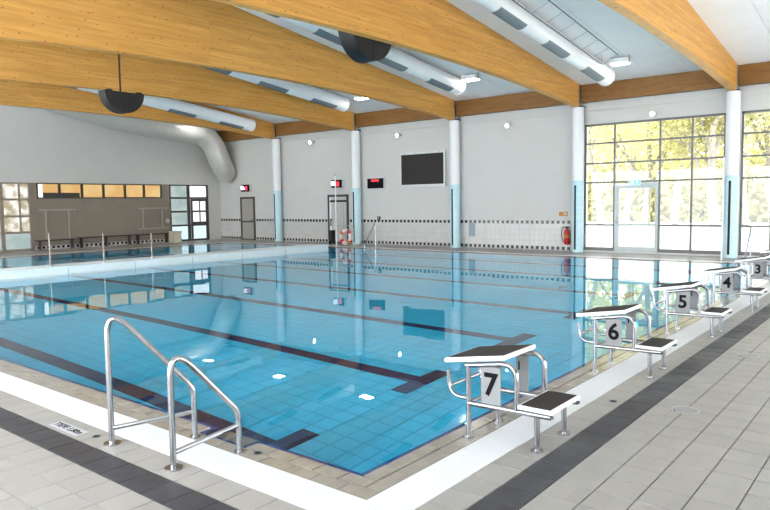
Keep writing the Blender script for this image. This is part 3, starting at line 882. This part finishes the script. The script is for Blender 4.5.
# cable tray beside the right duct
ct = thing('cable_tray', tuple(p1(16.4)), 'thin wire cable tray running beside the round duct under the ceiling', 'cable tray')
tx = p1(10).x
rails = MB()
for (dx_, dz_) in ((.33, .02), (.80, .22)):
    rails.cyl((tx+dx_, 4, p1(4).z+dz_), (tx+dx_, 16.2, p1(16.2).z+dz_), .012, 6)
rails.build('rail', 'grille_dark', ct)
for k in range(16):
    y = 5+.75*k
    MB().tube([(tx+.33, y, p1(y).z+.02), (tx+.80, y, p1(y).z+.22)], .007, 5).build('rung', 'steel_dull', ct)
MB().cyl((tx+.33, 16.2, p1(16.2).z+.02), (tx+.33, 16.2, zc(16.2)+.02), .01, 6).build('hanger', 'steel_dull', ct)
MB().cyl((tx+.33, 8, p1(8).z+.02), (tx+.33, 8, zc(8)), .01, 6).build('hanger', 'steel_dull', ct)

# ceiling floodlights, one per bay
def flood(x, y, label):
    z = zc(y)+.0
    r = thing('ceiling_floodlight', (x, y, z-.26), label, 'lamp', 'rectangular ceiling floodlights')
    MB().box(x-.26, x+.26, y-.17, y+.17, z-.20, z-.06).build('housing', 'white_edge', r)
    MB().box(x-.23, x+.23, y-.15, y+.15, z-.215, z-.20).build('lens', 'lamp', r)
    for s_ in (-1, 1): MB().box(x+s_*.27-.01, x+s_*.27+.01, y-.03, y+.03, z-.18, z+.02).build('bracket', 'steel_dull', r)
fl = [(at(620, 58, y=16.6).x, 16.6, 'white rectangular floodlight on the ceiling before the exit window wall'),
      (at(471, 77, y=16.1).x, 16.1, 'white rectangular floodlight beside the end of the second duct'),
      (-14.1, 16.4, 'white ceiling floodlight half hidden behind the beam of the display bay'),
      (-19.2, 16.4, 'white ceiling floodlight in the silver door bay'),
      (-24.3, 16.4, 'white ceiling floodlight in the corner bay by the silver duct')]
for a in fl: flood(*a)
# small wall spots under the fascia
for (px, py, lab) in ((508, 125, 'small white wall spot above the fire extinguisher bay'), (653, 113, 'small white wall spot above the exit window wall'),
                      (311, 142, 'small white wall spot above the silver door bay'), (398, 135, 'small white wall spot above the big black display')):
    q = at(px, py, y=WY-.2)
    r = thing('wall_spot', tuple(q-Vector((0, 0, .1))), lab, 'lamp', 'small wall spots')
    MB().cyl((q.x, WY, q.z), (q.x, WY-.12, q.z), .03, 10).box(q.x-.05, q.x+.05, WY-.02, WY, q.z-.07, q.z+.07).build('bracket', 'silver', r)
    MB().cyl((q.x, WY-.10, q.z+.02), (q.x, WY-.28, q.z-.03), .055, 16, .075).build('housing', 'white_edge', r)
    MB().cyl((q.x, WY-.281, q.z-.031), (q.x, WY-.286, q.z-.032), .062, 20).build('lens', 'spot', r)

# ------------------------------------------------------------------ loudspeakers: black half discs hung behind the beams
def speaker(x, y, z, label, R=.70, th_=.42):
    r = thing('loudspeaker', (x, y, z-R), label, 'loudspeaker', 'half round black hanging loudspeakers')
    n = 20
    arc = [(y+R*math.cos(math.pi+math.pi*k/n), z+R*.98*math.sin(math.pi+math.pi*k/n)) for k in range(n+1)]
    MB().prism(arc, 'X', x-th_, x).build('cabinet', 'black', r)
    arc2 = [(y+(R-.03)*math.cos(math.pi+math.pi*k/n), z-.02+(R-.04)*.97*math.sin(math.pi+math.pi*k/n)) for k in range(n+1)]
    MB().prism(arc2, 'X', x, x+.012).build('front_cloth', 'speaker_face', r)
    MB().box(x+.012, x+.03, y-.03, y+.03, z-R+.02, z).build('centre_rib', 'black', r)
    for s_ in (-1, 1):
        MB().box(x-.1, x+.025, y+s_*.38-.05, y+s_*.38+.05, z-.16, z+.03).build('clamp', 'black', r)
    MB().cyl((x-.2, y, z), (x-.2, y, zc(y)+.03), .022, 8).build('hanging_rod', 'black', r)
q = at(373, 29, x=COLX[1]-.35)
speaker(COLX[1]-.35, q.y, q.z, 'half round black loudspeaker below the beam beside the large display bay')
q = at(125, 92, x=COLX[2]-.5)
speaker(COLX[2]-.5, q.y, q.z, 'half round black loudspeaker hanging on a rod near the silver duct', R=.50, th_=.30)

# ------------------------------------------------------------------ displays and small wall things
def wbox(px0, py0, px1, py1, d):
    a = at(px0, py0, y=WY-d); b = at(px1, py1, y=WY-d); return a.x, b.x, min(a.z, b.z), max(a.z, b.z)
r = thing('scoreboard', tuple(at(422, 185, y=WY)), 'large black scoreboard screen on the white wall', 'scoreboard')
x0, x1, z0, z1 = wbox(401.5, 184.5, 443, 152.8, .1)
z0, z1 = at(422, 184.3, y=WY-.1).z, at(422, 153.8, y=WY-.1).z
MB().box(x0-.08, x1+.08, WY-.08, WY-.018, z0-.10, z1+.10).build('casing', 'silver', r)
MB().box(x0, x1, WY-.10, WY-.08, z0, z1).build('screen', 'screen', r)
b_ = MB()
for k in range(4):
    xx = x0+(x1-x0)*(k+.25)/3.6
    b_.cyl((xx, WY-.09, z1+.06), (xx, WY-.06, z1+.06), .03, 8)
b_.build('bolts', 'steel_dull', r)
r = thing('digital_clock', tuple(at(375, 189, y=WY)), 'small black wall clock with red digits', 'clock')
x0, x1 = at(367.3, 183, y=WY-.1).x, at(382.8, 183, y=WY-.1).x; z0, z1 = at(375, 188.4, y=WY-.1).z, at(375, 178.4, y=WY-.1).z
MB().box(x0-.03, x1+.06, WY-.06, WY, z0-.04, z1+.04).build('casing', 'silver', r)
MB().box(x0, x1, WY-.10, WY-.06, z0, z1).build('screen', 'ink', r)
xd, zd = at(375, 180.5, y=WY-.1).x, at(375, 180.5, y=WY-.1).z
dg = MB()
for k in range(4):
    cx_ = xd-.165+.11*k
    dg.box(cx_-.045, cx_+.045, WY-.104, WY-.10, zd-.05, zd+.05)
dg.build('digits', 'red_led', r)
for (px, py, lab) in ((336.8, 184, 'small signal box with white lamp and red light above the silver door'), (245.3, 188.4, 'small signal box with white lamp and red light above the beige door')):
    q = at(px, py, y=WY-.12)
    r = thing('signal_box', (q.x, WY, q.z-.18), lab, 'signal box', 'signal boxes above the doors')
    MB().box(q.x-.34, q.x+.36, WY-.10, WY, q.z-.19, q.z+.19).build('housing', 'silver', r)
    MB().box(q.x-.34, q.x+.30, WY-.115, WY-.10, q.z-.17, q.z+.19).build('face', 'ink', r)
    MB().cyl((q.x-.2, WY-.115, q.z), (q.x-.2, WY-.14, q.z-.01), .15, 16).build('white_lamp', 'white_led', r)
    MB().box(q.x-.02, q.x+.14, WY-.12, WY-.115, q.z-.11, q.z+.11).build('red_light', 'red_led', r)
# fire extinguisher
q = at(567, 243, y=WY-.12)
r = thing('fire_extinguisher', (q.x, WY-.13, q.z-.05), 'red fire extinguisher on the tiled wall by the column', 'extinguisher')
x, z = q.x, q.z-.05
MB().lathe((x, WY-.13, z), [(0, 0), (.085, .0), (.10, .03), (.10, .42), (.085, .49), (.03, .53), (.03, .57), (0, .57)], 20).build('cylinder', 'red', r)
MB().box(x-.05, x+.06, WY-.155, WY-.105, z+.57, z+.63).build('valve_handle', 'black', r)
MB().tube(bend([(x-.03, WY-.13, z+.60), (x-.17, WY-.14, z+.62), (x-.20, WY-.15, z+.30), (x-.13, WY-.15, z+.08)], .1), .016, 8).build('hose', 'black', r)
MB().cyl((x, WY-.13, z+.24), (x, WY-.13, z+.34), .102, 20).build('label_band', 'yellow_sign', r)
MB().box(x-.06, x+.06, WY-.04, WY, z+.35, z+.45).build('wall_bracket', 'steel_dull', r)
r = thing('sign_plate', tuple(at(563, 216, y=WY)), 'pair of small ochre pictogram plates above the fire extinguisher', 'sign')
for k, px in enumerate((561, 565.6)):
    q = at(px, 213.9, y=WY-.01)
    MB().box(q.x-.075, q.x+.075, WY-.012, WY, q.z-.075, q.z+.075).build('plate', 'yellow_sign', r)
    if k: MB().box(q.x-.04, q.x+.04, WY-.014, WY-.012, q.z-.04, q.z+.04).build('pictogram', 'dado', r)
    else: MB().cyl((q.x, WY-.014, q.z), (q.x, WY-.012, q.z), .05, 10).build('pictogram', 'orange', r)
r = thing('wall_panel', tuple(at(472, 236.5, y=WY)), 'small grey service panel set in the white tiles', 'panel')
x0, x1 = at(469.3, 230, y=WY).x, at(475.2, 230, y=WY).x; z0, z1 = at(472, 236.4, y=WY).z, at(472, 222.8, y=WY).z
MB().box(x0, x1, WY-.035, WY-.012, z0, z1).build('cover', 'grille', r)
MB().box(x0+.02, x1-.02, WY-.04, WY-.035, z0+.02, z1-.02).build('door', 'grille', r)
MB().cyl((x1-.05, WY-.05, (z0+z1)/2), (x1-.05, WY-.04, (z0+z1)/2), .015, 8).build('lock', 'steel', r)
q = at(379.3, 218, y=WY)
r = thing('wall_button', (q.x, WY, q.z-.06), 'small black push button box on the dado below the clock', 'button')
MB().box(q.x-.07, q.x+.07, WY-.06, WY, q.z-.07, q.z+.07).build('housing', 'black', r)
MB().cyl((q.x, WY-.075, q.z), (q.x, WY-.06, q.z), .035, 10).build('knob', 'steel_dull', r)

# lifebuoy stand with a white and orange ring
q = at(345.5, 242.5, y=17.9)
r = thing('lifebuoy_stand', (q.x, 17.9, 0), 'thin steel rack by the silver door holding a lifebuoy', 'stand')
sx = q.x
MB().tube(bend([(sx-.55, 17.9, 0), (sx-.55, 17.9, .85), (sx+.45, 17.9, .85), (sx+.45, 17.9, 0)], .06), .018, 8).build('frame', 'steel_dull', r)
MB().cyl((sx-.55, 17.9, .45), (sx+.45, 17.9, .45), .012, 8).build('crossbar', 'steel_dull', r)
MB().cyl((sx-.55, 17.72, .01), (sx-.55, 18.1, .01), .015, 8).cyl((sx+.45, 17.72, .01), (sx+.45, 18.1, .01), .015, 8).build('foot', 'steel_dull', r)
bq = at(345.5, 236.8, y=17.8)
lb = thing('lifebuoy', (bq.x, 17.8, bq.z-.36), 'white lifebuoy ring with orange bands on the rack by the silver door', 'lifebuoy')
def torus_arc(c, R, rr, a0, a1, n=14):
    return [(c.x+R*math.cos(a0+(a1-a0)*k/n), c.y, c.z+R*math.sin(a0+(a1-a0)*k/n)) for k in range(n+1)]
MB().tube(torus_arc(bq, .27, .07, 0, 2*math.pi*(1-1/40), 39), .075, 10, closed=True).build('ring', 'buoy', lb)
for k in range(4):
    a = math.pi/4+k*math.pi/2
    MB().tube(torus_arc(bq, .27, .07, a-.28, a+.28, 8), .08, 10).build('orange_band', 'orange' if k % 2 else 'red', lb)
r = thing('equipment_case', tuple(at(332.5, 244.2, z=0)), 'small dark upright trolley leaning before the silver door', 'trolley')
q = at(332.5, 244.2, z=0)
MB().box(q.x-.13, q.x+.10, q.y-.1, q.y+.1, .12, .62).build('case', 'black', r)
MB().tube(bend([(q.x-.12, q.y+.1, .1), (q.x-.12, q.y+.1, 1.05), (q.x+.09, q.y+.1, 1.05), (q.x+.09, q.y+.1, .1)], .04), .015, 8).build('handle', 'steel_dull', r)
for s_ in (-1, 1): MB().cyl((q.x+s_*.13-.02, q.y, .1), (q.x+s_*.13+.02, q.y, .1), .1, 14).build('wheel', 'black', r)

# tall thin poles and far handrails
def pole(px, pyb, h, label, name='flag_pole', rad=.022, y=None):
    p = at(px, pyb, z=0.0)
    r = thing(name, (p.x, p.y, 0), label, 'pole', 'thin white poles at the pool edge')
    MB().cyl((p.x, p.y, 0), (p.x, p.y, h), rad, 10).build('shaft', 'white_edge', r)
    MB().cyl((p.x, p.y, 0), (p.x, p.y, .03), .07, 14).build('base', 'steel', r)
    MB().cyl((p.x, p.y, h), (p.x, p.y, h+.05), rad+.012, 10).build('hook_cap', 'steel', r)
pole(336.6, 246.8, 2.95, 'tall thin white pole before the silver door')
pole(721.3, 261, 2.9, 'tall thin white pole behind starting block four')
def far_rail(px, label):
    p = at(px, 250, y=17.75)
    x = p.x
    r = thing('far_handrail', (x, 17.75, 0), label, 'handrail', 'steel handrails on the far pool side')
    for k, dx_ in enumerate((0,)):
        pa = bend([(x+dx_, 17.75, 0), (x+dx_, 17.75, 1.0), (x+dx_, 17.05, .12)], .06)
        MB().tube(pa, .02, 8).build('rail', 'steel', r)
        MB().cyl((x+dx_, 17.75, 0), (x+dx_, 17.75, .015), .06, 12).build('flange', 'steel', r)
        MB().cyl((x+dx_, 17.05, 0), (x+dx_, 17.05, .14), .02, 10).build('front_post', 'steel', r)
far_rail(375.6, 'thin steel handrail at the far pool edge below the clock')
far_rail(750.5, 'thin steel handrail at the far pool edge behind block three')
# posts on the bulkhead
for k, (px, pyt) in enumerate(((50.5, 233), (104, 233.5), (152, 233))):
    xb_ = (BX0+BX1)/2
    pb = at(px, 264-9*k/2, x=xb_); pt = at(px, pyt, x=xb_)
    r = thing('bulkhead_post', (xb_, pb.y, .2), ['slim post on the bulkhead before the daylit panes side of the grey wall', 'slim post on the bulkhead before the long dark bench', 'slim post on the bulkhead before the rack beside the glass door'][k], 'post', 'slim posts on the bulkhead')
    MB().cyl((xb_, pb.y, .2), (xb_, pb.y, pt.z), .02, 10).build('shaft', 'rack', r)
    MB().cyl((xb_, pb.y, .2), (xb_, pb.y, .22), .07, 12).build('base', 'steel_dull', r)

# left wall furniture
def rack(pxa, pxb, zt_, zb_, label, low=False):
    ya_, yb_ = at(pxa, 210, x=LX+.15).y, at(pxb, 210, x=LX+.15).y
    r = thing('towel_rack', (LX+.15, (ya_+yb_)/2, zb_), label, 'rack', 'pale racks on the grey wall')
    MB().box(LX+.10, LX+.20, ya_, yb_, zt_-.035, zt_+.035).build('top_rail', 'rack', r)
    for t in (.18, .80):
        y = ya_+(yb_-ya_)*t
        MB().box(LX+.12, LX+.17, y-.035, y+.035, zb_, zt_-.035).build('upright', 'rack', r)
        MB().box(LX, LX+.12, y-.03, y+.03, zt_-.1, zt_-.05).build('wall_bracket', 'rack', r)
    if low: MB().box(LX+.10, LX+.20, ya_, yb_, zb_-.03, zb_+.04).build('low_rail', 'rack', r)
rack(38.5, 75.5, 1.70, .45, 'pale frame rack on the grey wall near the daylit panes')
rack(137, 168, 1.70, .72, 'pale frame rack with a low rail beside the glass door', True)
def bench(pxa, pxb, zt_, label):
    ya_, yb_ = at(pxa, 238, x=LX+.3).y, at(pxb, 238, x=LX+.3).y
    r = thing('wall_bench', (LX+.3, (ya_+yb_)/2, 0), label, 'bench', 'dark benches along the grey wall')
    MB().box(LX+.02, LX+.30, ya_, yb_, zt_-.045, zt_).build('seat', 'dark_wood', r)
    n = max(2, round((yb_-ya_)/1.6)+1)
    for k in range(n):
        y = ya_+.12+(yb_-ya_-.24)*k/(n-1)
        MB().box(LX+.08, LX+.26, y-.02, y+.02, 0, zt_-.045).build('leg', 'dark_wood', r)
bench(38, 76, .43, 'short dark bench under the pale rack near the daylit panes')
bench(80, 133, .47, 'long dark bench in the middle of the grey wall')
bench(137, 170, .47, 'dark bench under the rack beside the glass door')
p = at(175.5, 242, x=LX+.5)
r = thing('cream_box', (LX+.5, p.y, 0), 'upright cream box standing by the glass door', 'box')
MB().box(LX+.3, LX+.7, p.y-.22, p.y+.22, 0, .50).build('body', 'cream', r)
MB().box(LX+.28, LX+.72, p.y-.24, p.y+.24, .50, .55).build('lid', 'cream', r)
q = at(168.3, 220.8, x=LX+.1)
r = thing('wall_dial', (LX, q.y, q.z-.1), 'small white round dial on the grey wall by the glass door', 'dial')
MB().cyl((LX, q.y, q.z), (LX+.06, q.y, q.z), .10, 20).build('face', 'dado', r)
MB().cyl((LX, q.y, q.z), (LX+.05, q.y, q.z), .12, 20).build('rim', 'steel_dull', r)
q = at(216, 191, y=WY-.1)
r = thing('wall_camera', (q.x, WY, q.z-.1), 'small dark camera in the wall corner above the dado', 'camera')
MB().cyl((q.x, WY, q.z), (q.x, WY-.12, q.z), .03, 10).build('arm', 'steel_dull', r)
MB().lathe((q.x, WY-.14, q.z-.1), [(0, 0), (.06, .01), (.09, .06), (.09, .12), (0, .14)], 16).build('dome', 'steel_dull', r)

# ------------------------------------------------------------------ stainless handrails at the near edge
def plane_pt(px, py, A, B):
    """pixel ray against the vertical plane through ground points A, B"""
    d = RIGHT*(px-385.0)-UP*(py-255.0)+FWD*FPX
    nrm = Vector((B[1]-A[1], -(B[0]-A[0]), 0))
    t = nrm.dot(Vector((A[0], A[1], 0))-CAM)/nrm.dot(d)
    return CAM+d*t
def handrail(A, B, top, drop, b0, b1, label):
    A, B = Vector((*A, 0)), Vector((*B, 0))
    pt, pd = plane_pt(*top, A, B), plane_pt(*drop, A, B)
    q0, q1 = plane_pt(*b0, A, B), plane_pt(*b1, A, B)
    r = thing('pool_handrail', tuple(A), label, 'handrail', 'steel handrails at the near pool edge')
    corner = Vector((A.x, A.y, pt.z+.085))
    pd = Vector((B.x, B.y, pd.z))
    MB().tube(bend([A, corner, pd, B], [.26, .07], 10), .0215, 16).build('rail', 'steel', r)
    MB().cyl((A.x, A.y, q0.z), (B.x, B.y, q1.z), .0175, 14).build('brace', 'steel', r)
    MB().cyl(A, A+Vector((0, 0, .012)), .062, 24).build('flange', 'steel', r)
    MB().cyl(B, B+Vector((0, 0, .010)), .04, 20).build('foot', 'steel', r)
handrail((-1.915, -0.69), (-1.535, -0.215), (119, 315), (192.5, 387), (113, 428), (196.5, 411.5), 'taller stainless handrail beside the depth marking on the near deck')
handrail((-1.115, -0.685), (-1.0, -0.21), (180, 354), (236, 412), (177, 452), (239, 424.6), 'shorter stainless handrail at the right end of the ladder recess')

# ------------------------------------------------------------------ starting blocks
def make_block(num, yc, label):
    r = thing('starting_block', (0.4, yc, 0), label, 'starting block', 'numbered starting blocks along the pool edge')
    hw = 0.2275; R_ = 0.0205
    def X(x, y, z): return Vector((x, yc+y, z))
    for s_ in (-1, 1):
        y = s_*hw
        MB().cyl(X(.172, y, 0), X(.172, y, .575), R_, 14).build('front_leg', 'steel', r)
        MB().cyl(X(.172, y, 0), X(.172, y, .012), .042, 18).build('foot_flange', 'steel', r)
        MB().tube(bend([X(.15, y, .555), X(.578, y, .625), X(.578, y, .275)], .13, 8), R_, 14).build('top_tube', 'steel', r)
        MB().cyl(X(.172, y, .268), X(.845, y, .280), R_, 14).build('lower_rail', 'steel', r)
        MB().cyl(X(.722, y+.035, 0), X(.722, y+.035, .298), R_, 14).build('back_leg', 'steel', r)
        MB().cyl(X(.722, y+.035, 0), X(.722, y+.035, .012), .046, 18).build('foot_flange', 'steel', r)
        MB().tube(bend([X(.16, y, .302), X(.055, y, .302), X(-.005, y, .36), X(-.012, y, .50)], .06, 6), .0155, 12).build('grip_arm', 'steel', r)
        if s_ < 0:
            pl = MB().box(.285, .447, yc+y-.005, yc+y+.005, .285, .572).build('number_plate', 'panel', r)
            text('number', num, 0.235, (.366, yc+y-.0065, .432), (math.pi/2, 0, 0), 'ink', r, 0.0012).parent = pl
        else:
            pl = MB().box(.335, .440, yc+y-.005, yc+y+.005, .255, .585).build('side_plate', 'panel', r)
            MB().box(.355, .368, yc+y-.0065, yc+y-.005, .46, .53).build('slot', 'ink', pl)
    MB().cyl(X(.0, -hw, .375), X(.0, hw, .375), .0145, 12).build('grip_bar', 'steel', r)
    MB().cyl(X(.172, -hw, .268), X(.172, hw, .268), .016, 12).build('cross_tube', 'steel', r)
    MB().cyl(X(.578, -hw, .285), X(.578, hw, .285), .016, 12).build('cross_tube', 'steel', r)
    # platform: sloping white slab with black top
    pw_ = .252
    xa, xb = -.032, .492; za, zb2 = .592, .676; tz = .036
    def slab(x0, x1, y0, y1, t0, t1, name, mat, parent=None, bev=.006):
        z_at = lambda x: za+(zb2-za)*(x-xa)/(xb-xa)
        mb = MB().hexa([X(x0, y0, z_at(x0)+t0), X(x1, y0, z_at(x1)+t0), X(x1, y1, z_at(x1)+t0), X(x0, y1, z_at(x0)+t0),
                        X(x0, y0, z_at(x0)+t1), X(x1, y0, z_at(x1)+t1), X(x1, y1, z_at(x1)+t1), X(x0, y1, z_at(x0)+t1)])
        o = mb.build(name, mat, parent or r)
        if bev:
            bv = o.modifiers.new('bevel', 'BEVEL'); bv.width = bev; bv.segments = 2
        return o
    pf = slab(xa, xb, -pw_, pw_, -tz, 0, 'platform', 'white_edge')
    slab(xa+.022, xb-.018, -pw_+.02, pw_-.02, 0, .003, 'grip_mat', 'grip', pf, 0)
    st_ = MB().box(.595, .858, yc-.25, yc+.25, .300, .330).build('step', 'white_edge', r)
    bv = st_.modifiers.new('bevel', 'BEVEL'); bv.width = .006; bv.segments = 2
    MB().box(.612, .840, yc-.23, yc+.23, .330, .333).build('grip_mat', 'grip', st_)
    for s_ in (-1, 1): MB().cyl(X(.845, s_*.2275, .280), X(.862, s_*.2275, .280), .012, 10).build('rail_cap', 'grille_dark', r)
    return r
for n in (7, 6, 5, 4, 3, 2):
    yc = 1.277+2.5*(7-n)
    make_block(str(n), yc, 'white topped steel starting block numbered %s' % ['', '', 'two', 'three', 'four', 'five', 'six', 'seven'][n])

# ------------------------------------------------------------------ small things on the deck
def drain(x, y, rad, label):
    r = thing('floor_drain', (x, y, .001), label, 'drain', 'round floor drain covers')
    MB().ring((x, y, .001), rad*.86, rad, 0, .004, 32).build('rim', 'steel_dull', r)
    MB().cyl((x, y, .001), (x, y, .003), rad*.86, 32).build('cover', 'panel', r)
    MB().cyl((x-rad*.7, y-rad*.5, .003), (x-rad*.7, y-rad*.5, .0045), .02, 10).build('lift_hole', 'black', r)
drain(1.30, 2.69, .115, 'round floor drain cover on the deck between blocks seven and six')
drain(1.31, 5.19, .115, 'round floor drain cover on the deck between blocks six and five')
for (x, y, lab) in ((-2.17, -.68, 'small dark socket hole in the deck beside the taller handrail'), (-.87, -.15, 'small dark socket hole in the taupe edge by the shorter handrail'),
                    (.72, 2.59, 'small dark socket hole in the deck behind block seven')):
    r = thing('socket_hole', (x, y, .001), lab, 'socket', 'small sockets in the deck')
    MB().ring((x, y, .001), .024, .034, 0, .004, 18).build('rim', 'grille_dark', r)
    MB().cyl((x, y, .001), (x, y, .003), .022, 18).build('hole', 'ink', r)
r = thing('depth_marker', (-2.54, -.72, 0), 'pale marker tile with dark lettering set in the near deck', 'sign')
MB().box(-2.77, -2.31, -.775, -.665, 0.0005, .003).build('plate', 'plate', r)
text('lettering', 'TIEFE 1,80m', 0.083, (-2.54, -.722, .0036), (0, 0, 0), 'ink', r, 0.0004)['kind'] = 'stuff'

# ------------------------------------------------------------------ outdoors
go = MB().box(-40, 40, WY+.36, 80, -.4, -.12).build('ground', 'ground')
tag(go, 'pale outdoor ground beyond the window walls', kind='structure')
def tree(x, y, h, seed, label):
    rng = random.Random(seed)
    r = thing('tree', (x, y, -.12), label, 'tree', 'yellow leaved trees outside the windows')
    tr_ = MB(); tips = []
    def grow(p, d, L_, rad, lev):
        n = 4; pts_ = [p]; rr = [rad]
        for k in range(n):
            d = (d+Vector((rng.uniform(-.16, .16), rng.uniform(-.16, .16), rng.uniform(-.03, .10)))).normalized()
            pts_.append(pts_[-1]+d*L_/n); rr.append(rad*(1-.5*(k+1)/n))
        tr_.tube(pts_, rr, 8 if lev == 0 else 5)
        if lev >= 1: tips.extend(pts_[2:])
        if lev < 3:
            for k in range(5 if lev == 0 else 3):
                a = rng.uniform(0, 6.28); q_ = pts_[rng.randint(2, n)]
                nd = (d*.7+Vector((math.cos(a), math.sin(a), rng.uniform(.1, .7)))*.75).normalized()
                grow(q_, nd, L_*rng.uniform(.5, .72), rad*.45, lev+1)
    grow(Vector((x, y, -.12)), Vector((rng.uniform(-.15, .15), 0, 1)), h*.5, h*.022, 0)
    tr_.build('trunk', 'bark', r)
    lf = MB()
    for p in tips:
        for k in range(38):
            c = p+Vector((rng.gauss(0, .6), rng.gauss(0, .6), rng.gauss(0, .6)))
            s_ = rng.uniform(.05, .11)
            a = Vector((rng.uniform(-1, 1), rng.uniform(-1, 1), rng.uniform(-1, 1))).normalized()*s_
            b = a.orthogonal().normalized()*s_*.6
            lf.add([c-a, c+b, c+a, c-b], [(0, 1, 2, 3)])
    f_ = lf.build('foliage', 'leaf', r); f_['kind'] = 'stuff'
for k, (px, Y, h, lab) in enumerate(((645, 27, 9, 'yellow leaved tree seen through the glazed exit door'), (712, 25, 9.5, 'yellow leaved tree with thick trunk beside the last column'),
                                     (600, 31, 9, 'yellow leaved tree behind the left panes of the exit window'), (775, 27, 9, 'yellow leaved tree behind the right hand window wall'),
                                     (675, 38, 11, 'paler yellow tree further off behind the exit window'), (745, 40, 11, 'paler yellow tree further off behind the column'),
                                     (560, 40, 10, 'distant yellow tree at the left edge of the exit window'), (830, 36, 11, 'distant yellow tree at the right window edge'), (625, 46, 12, 'distant yellow tree behind the upper panes'))):
    p = at(px, 215, y=Y)
    tree(p.x, Y, h, 11+k, lab)
hd = MB(); rng = random.Random(5)
for k in range(26000):
    c = Vector((rng.uniform(-30, 14), rng.gauss(56, 1.5), abs(rng.gauss(0, 3.4))))
    s_ = rng.uniform(.15, .34)
    a = Vector((rng.uniform(-1, 1), rng.uniform(-1, 1), rng.uniform(-1, 1))).normalized()*s_; b = a.orthogonal().normalized()*s_*.7
    hd.add([c-a, c+b, c+a, c-b], [(0, 1, 2, 3)])
o = hd.build('hedge', 'leaf'); tag(o, 'pale yellow hedge of leaves far behind the trees', 'hedge', kind='stuff')
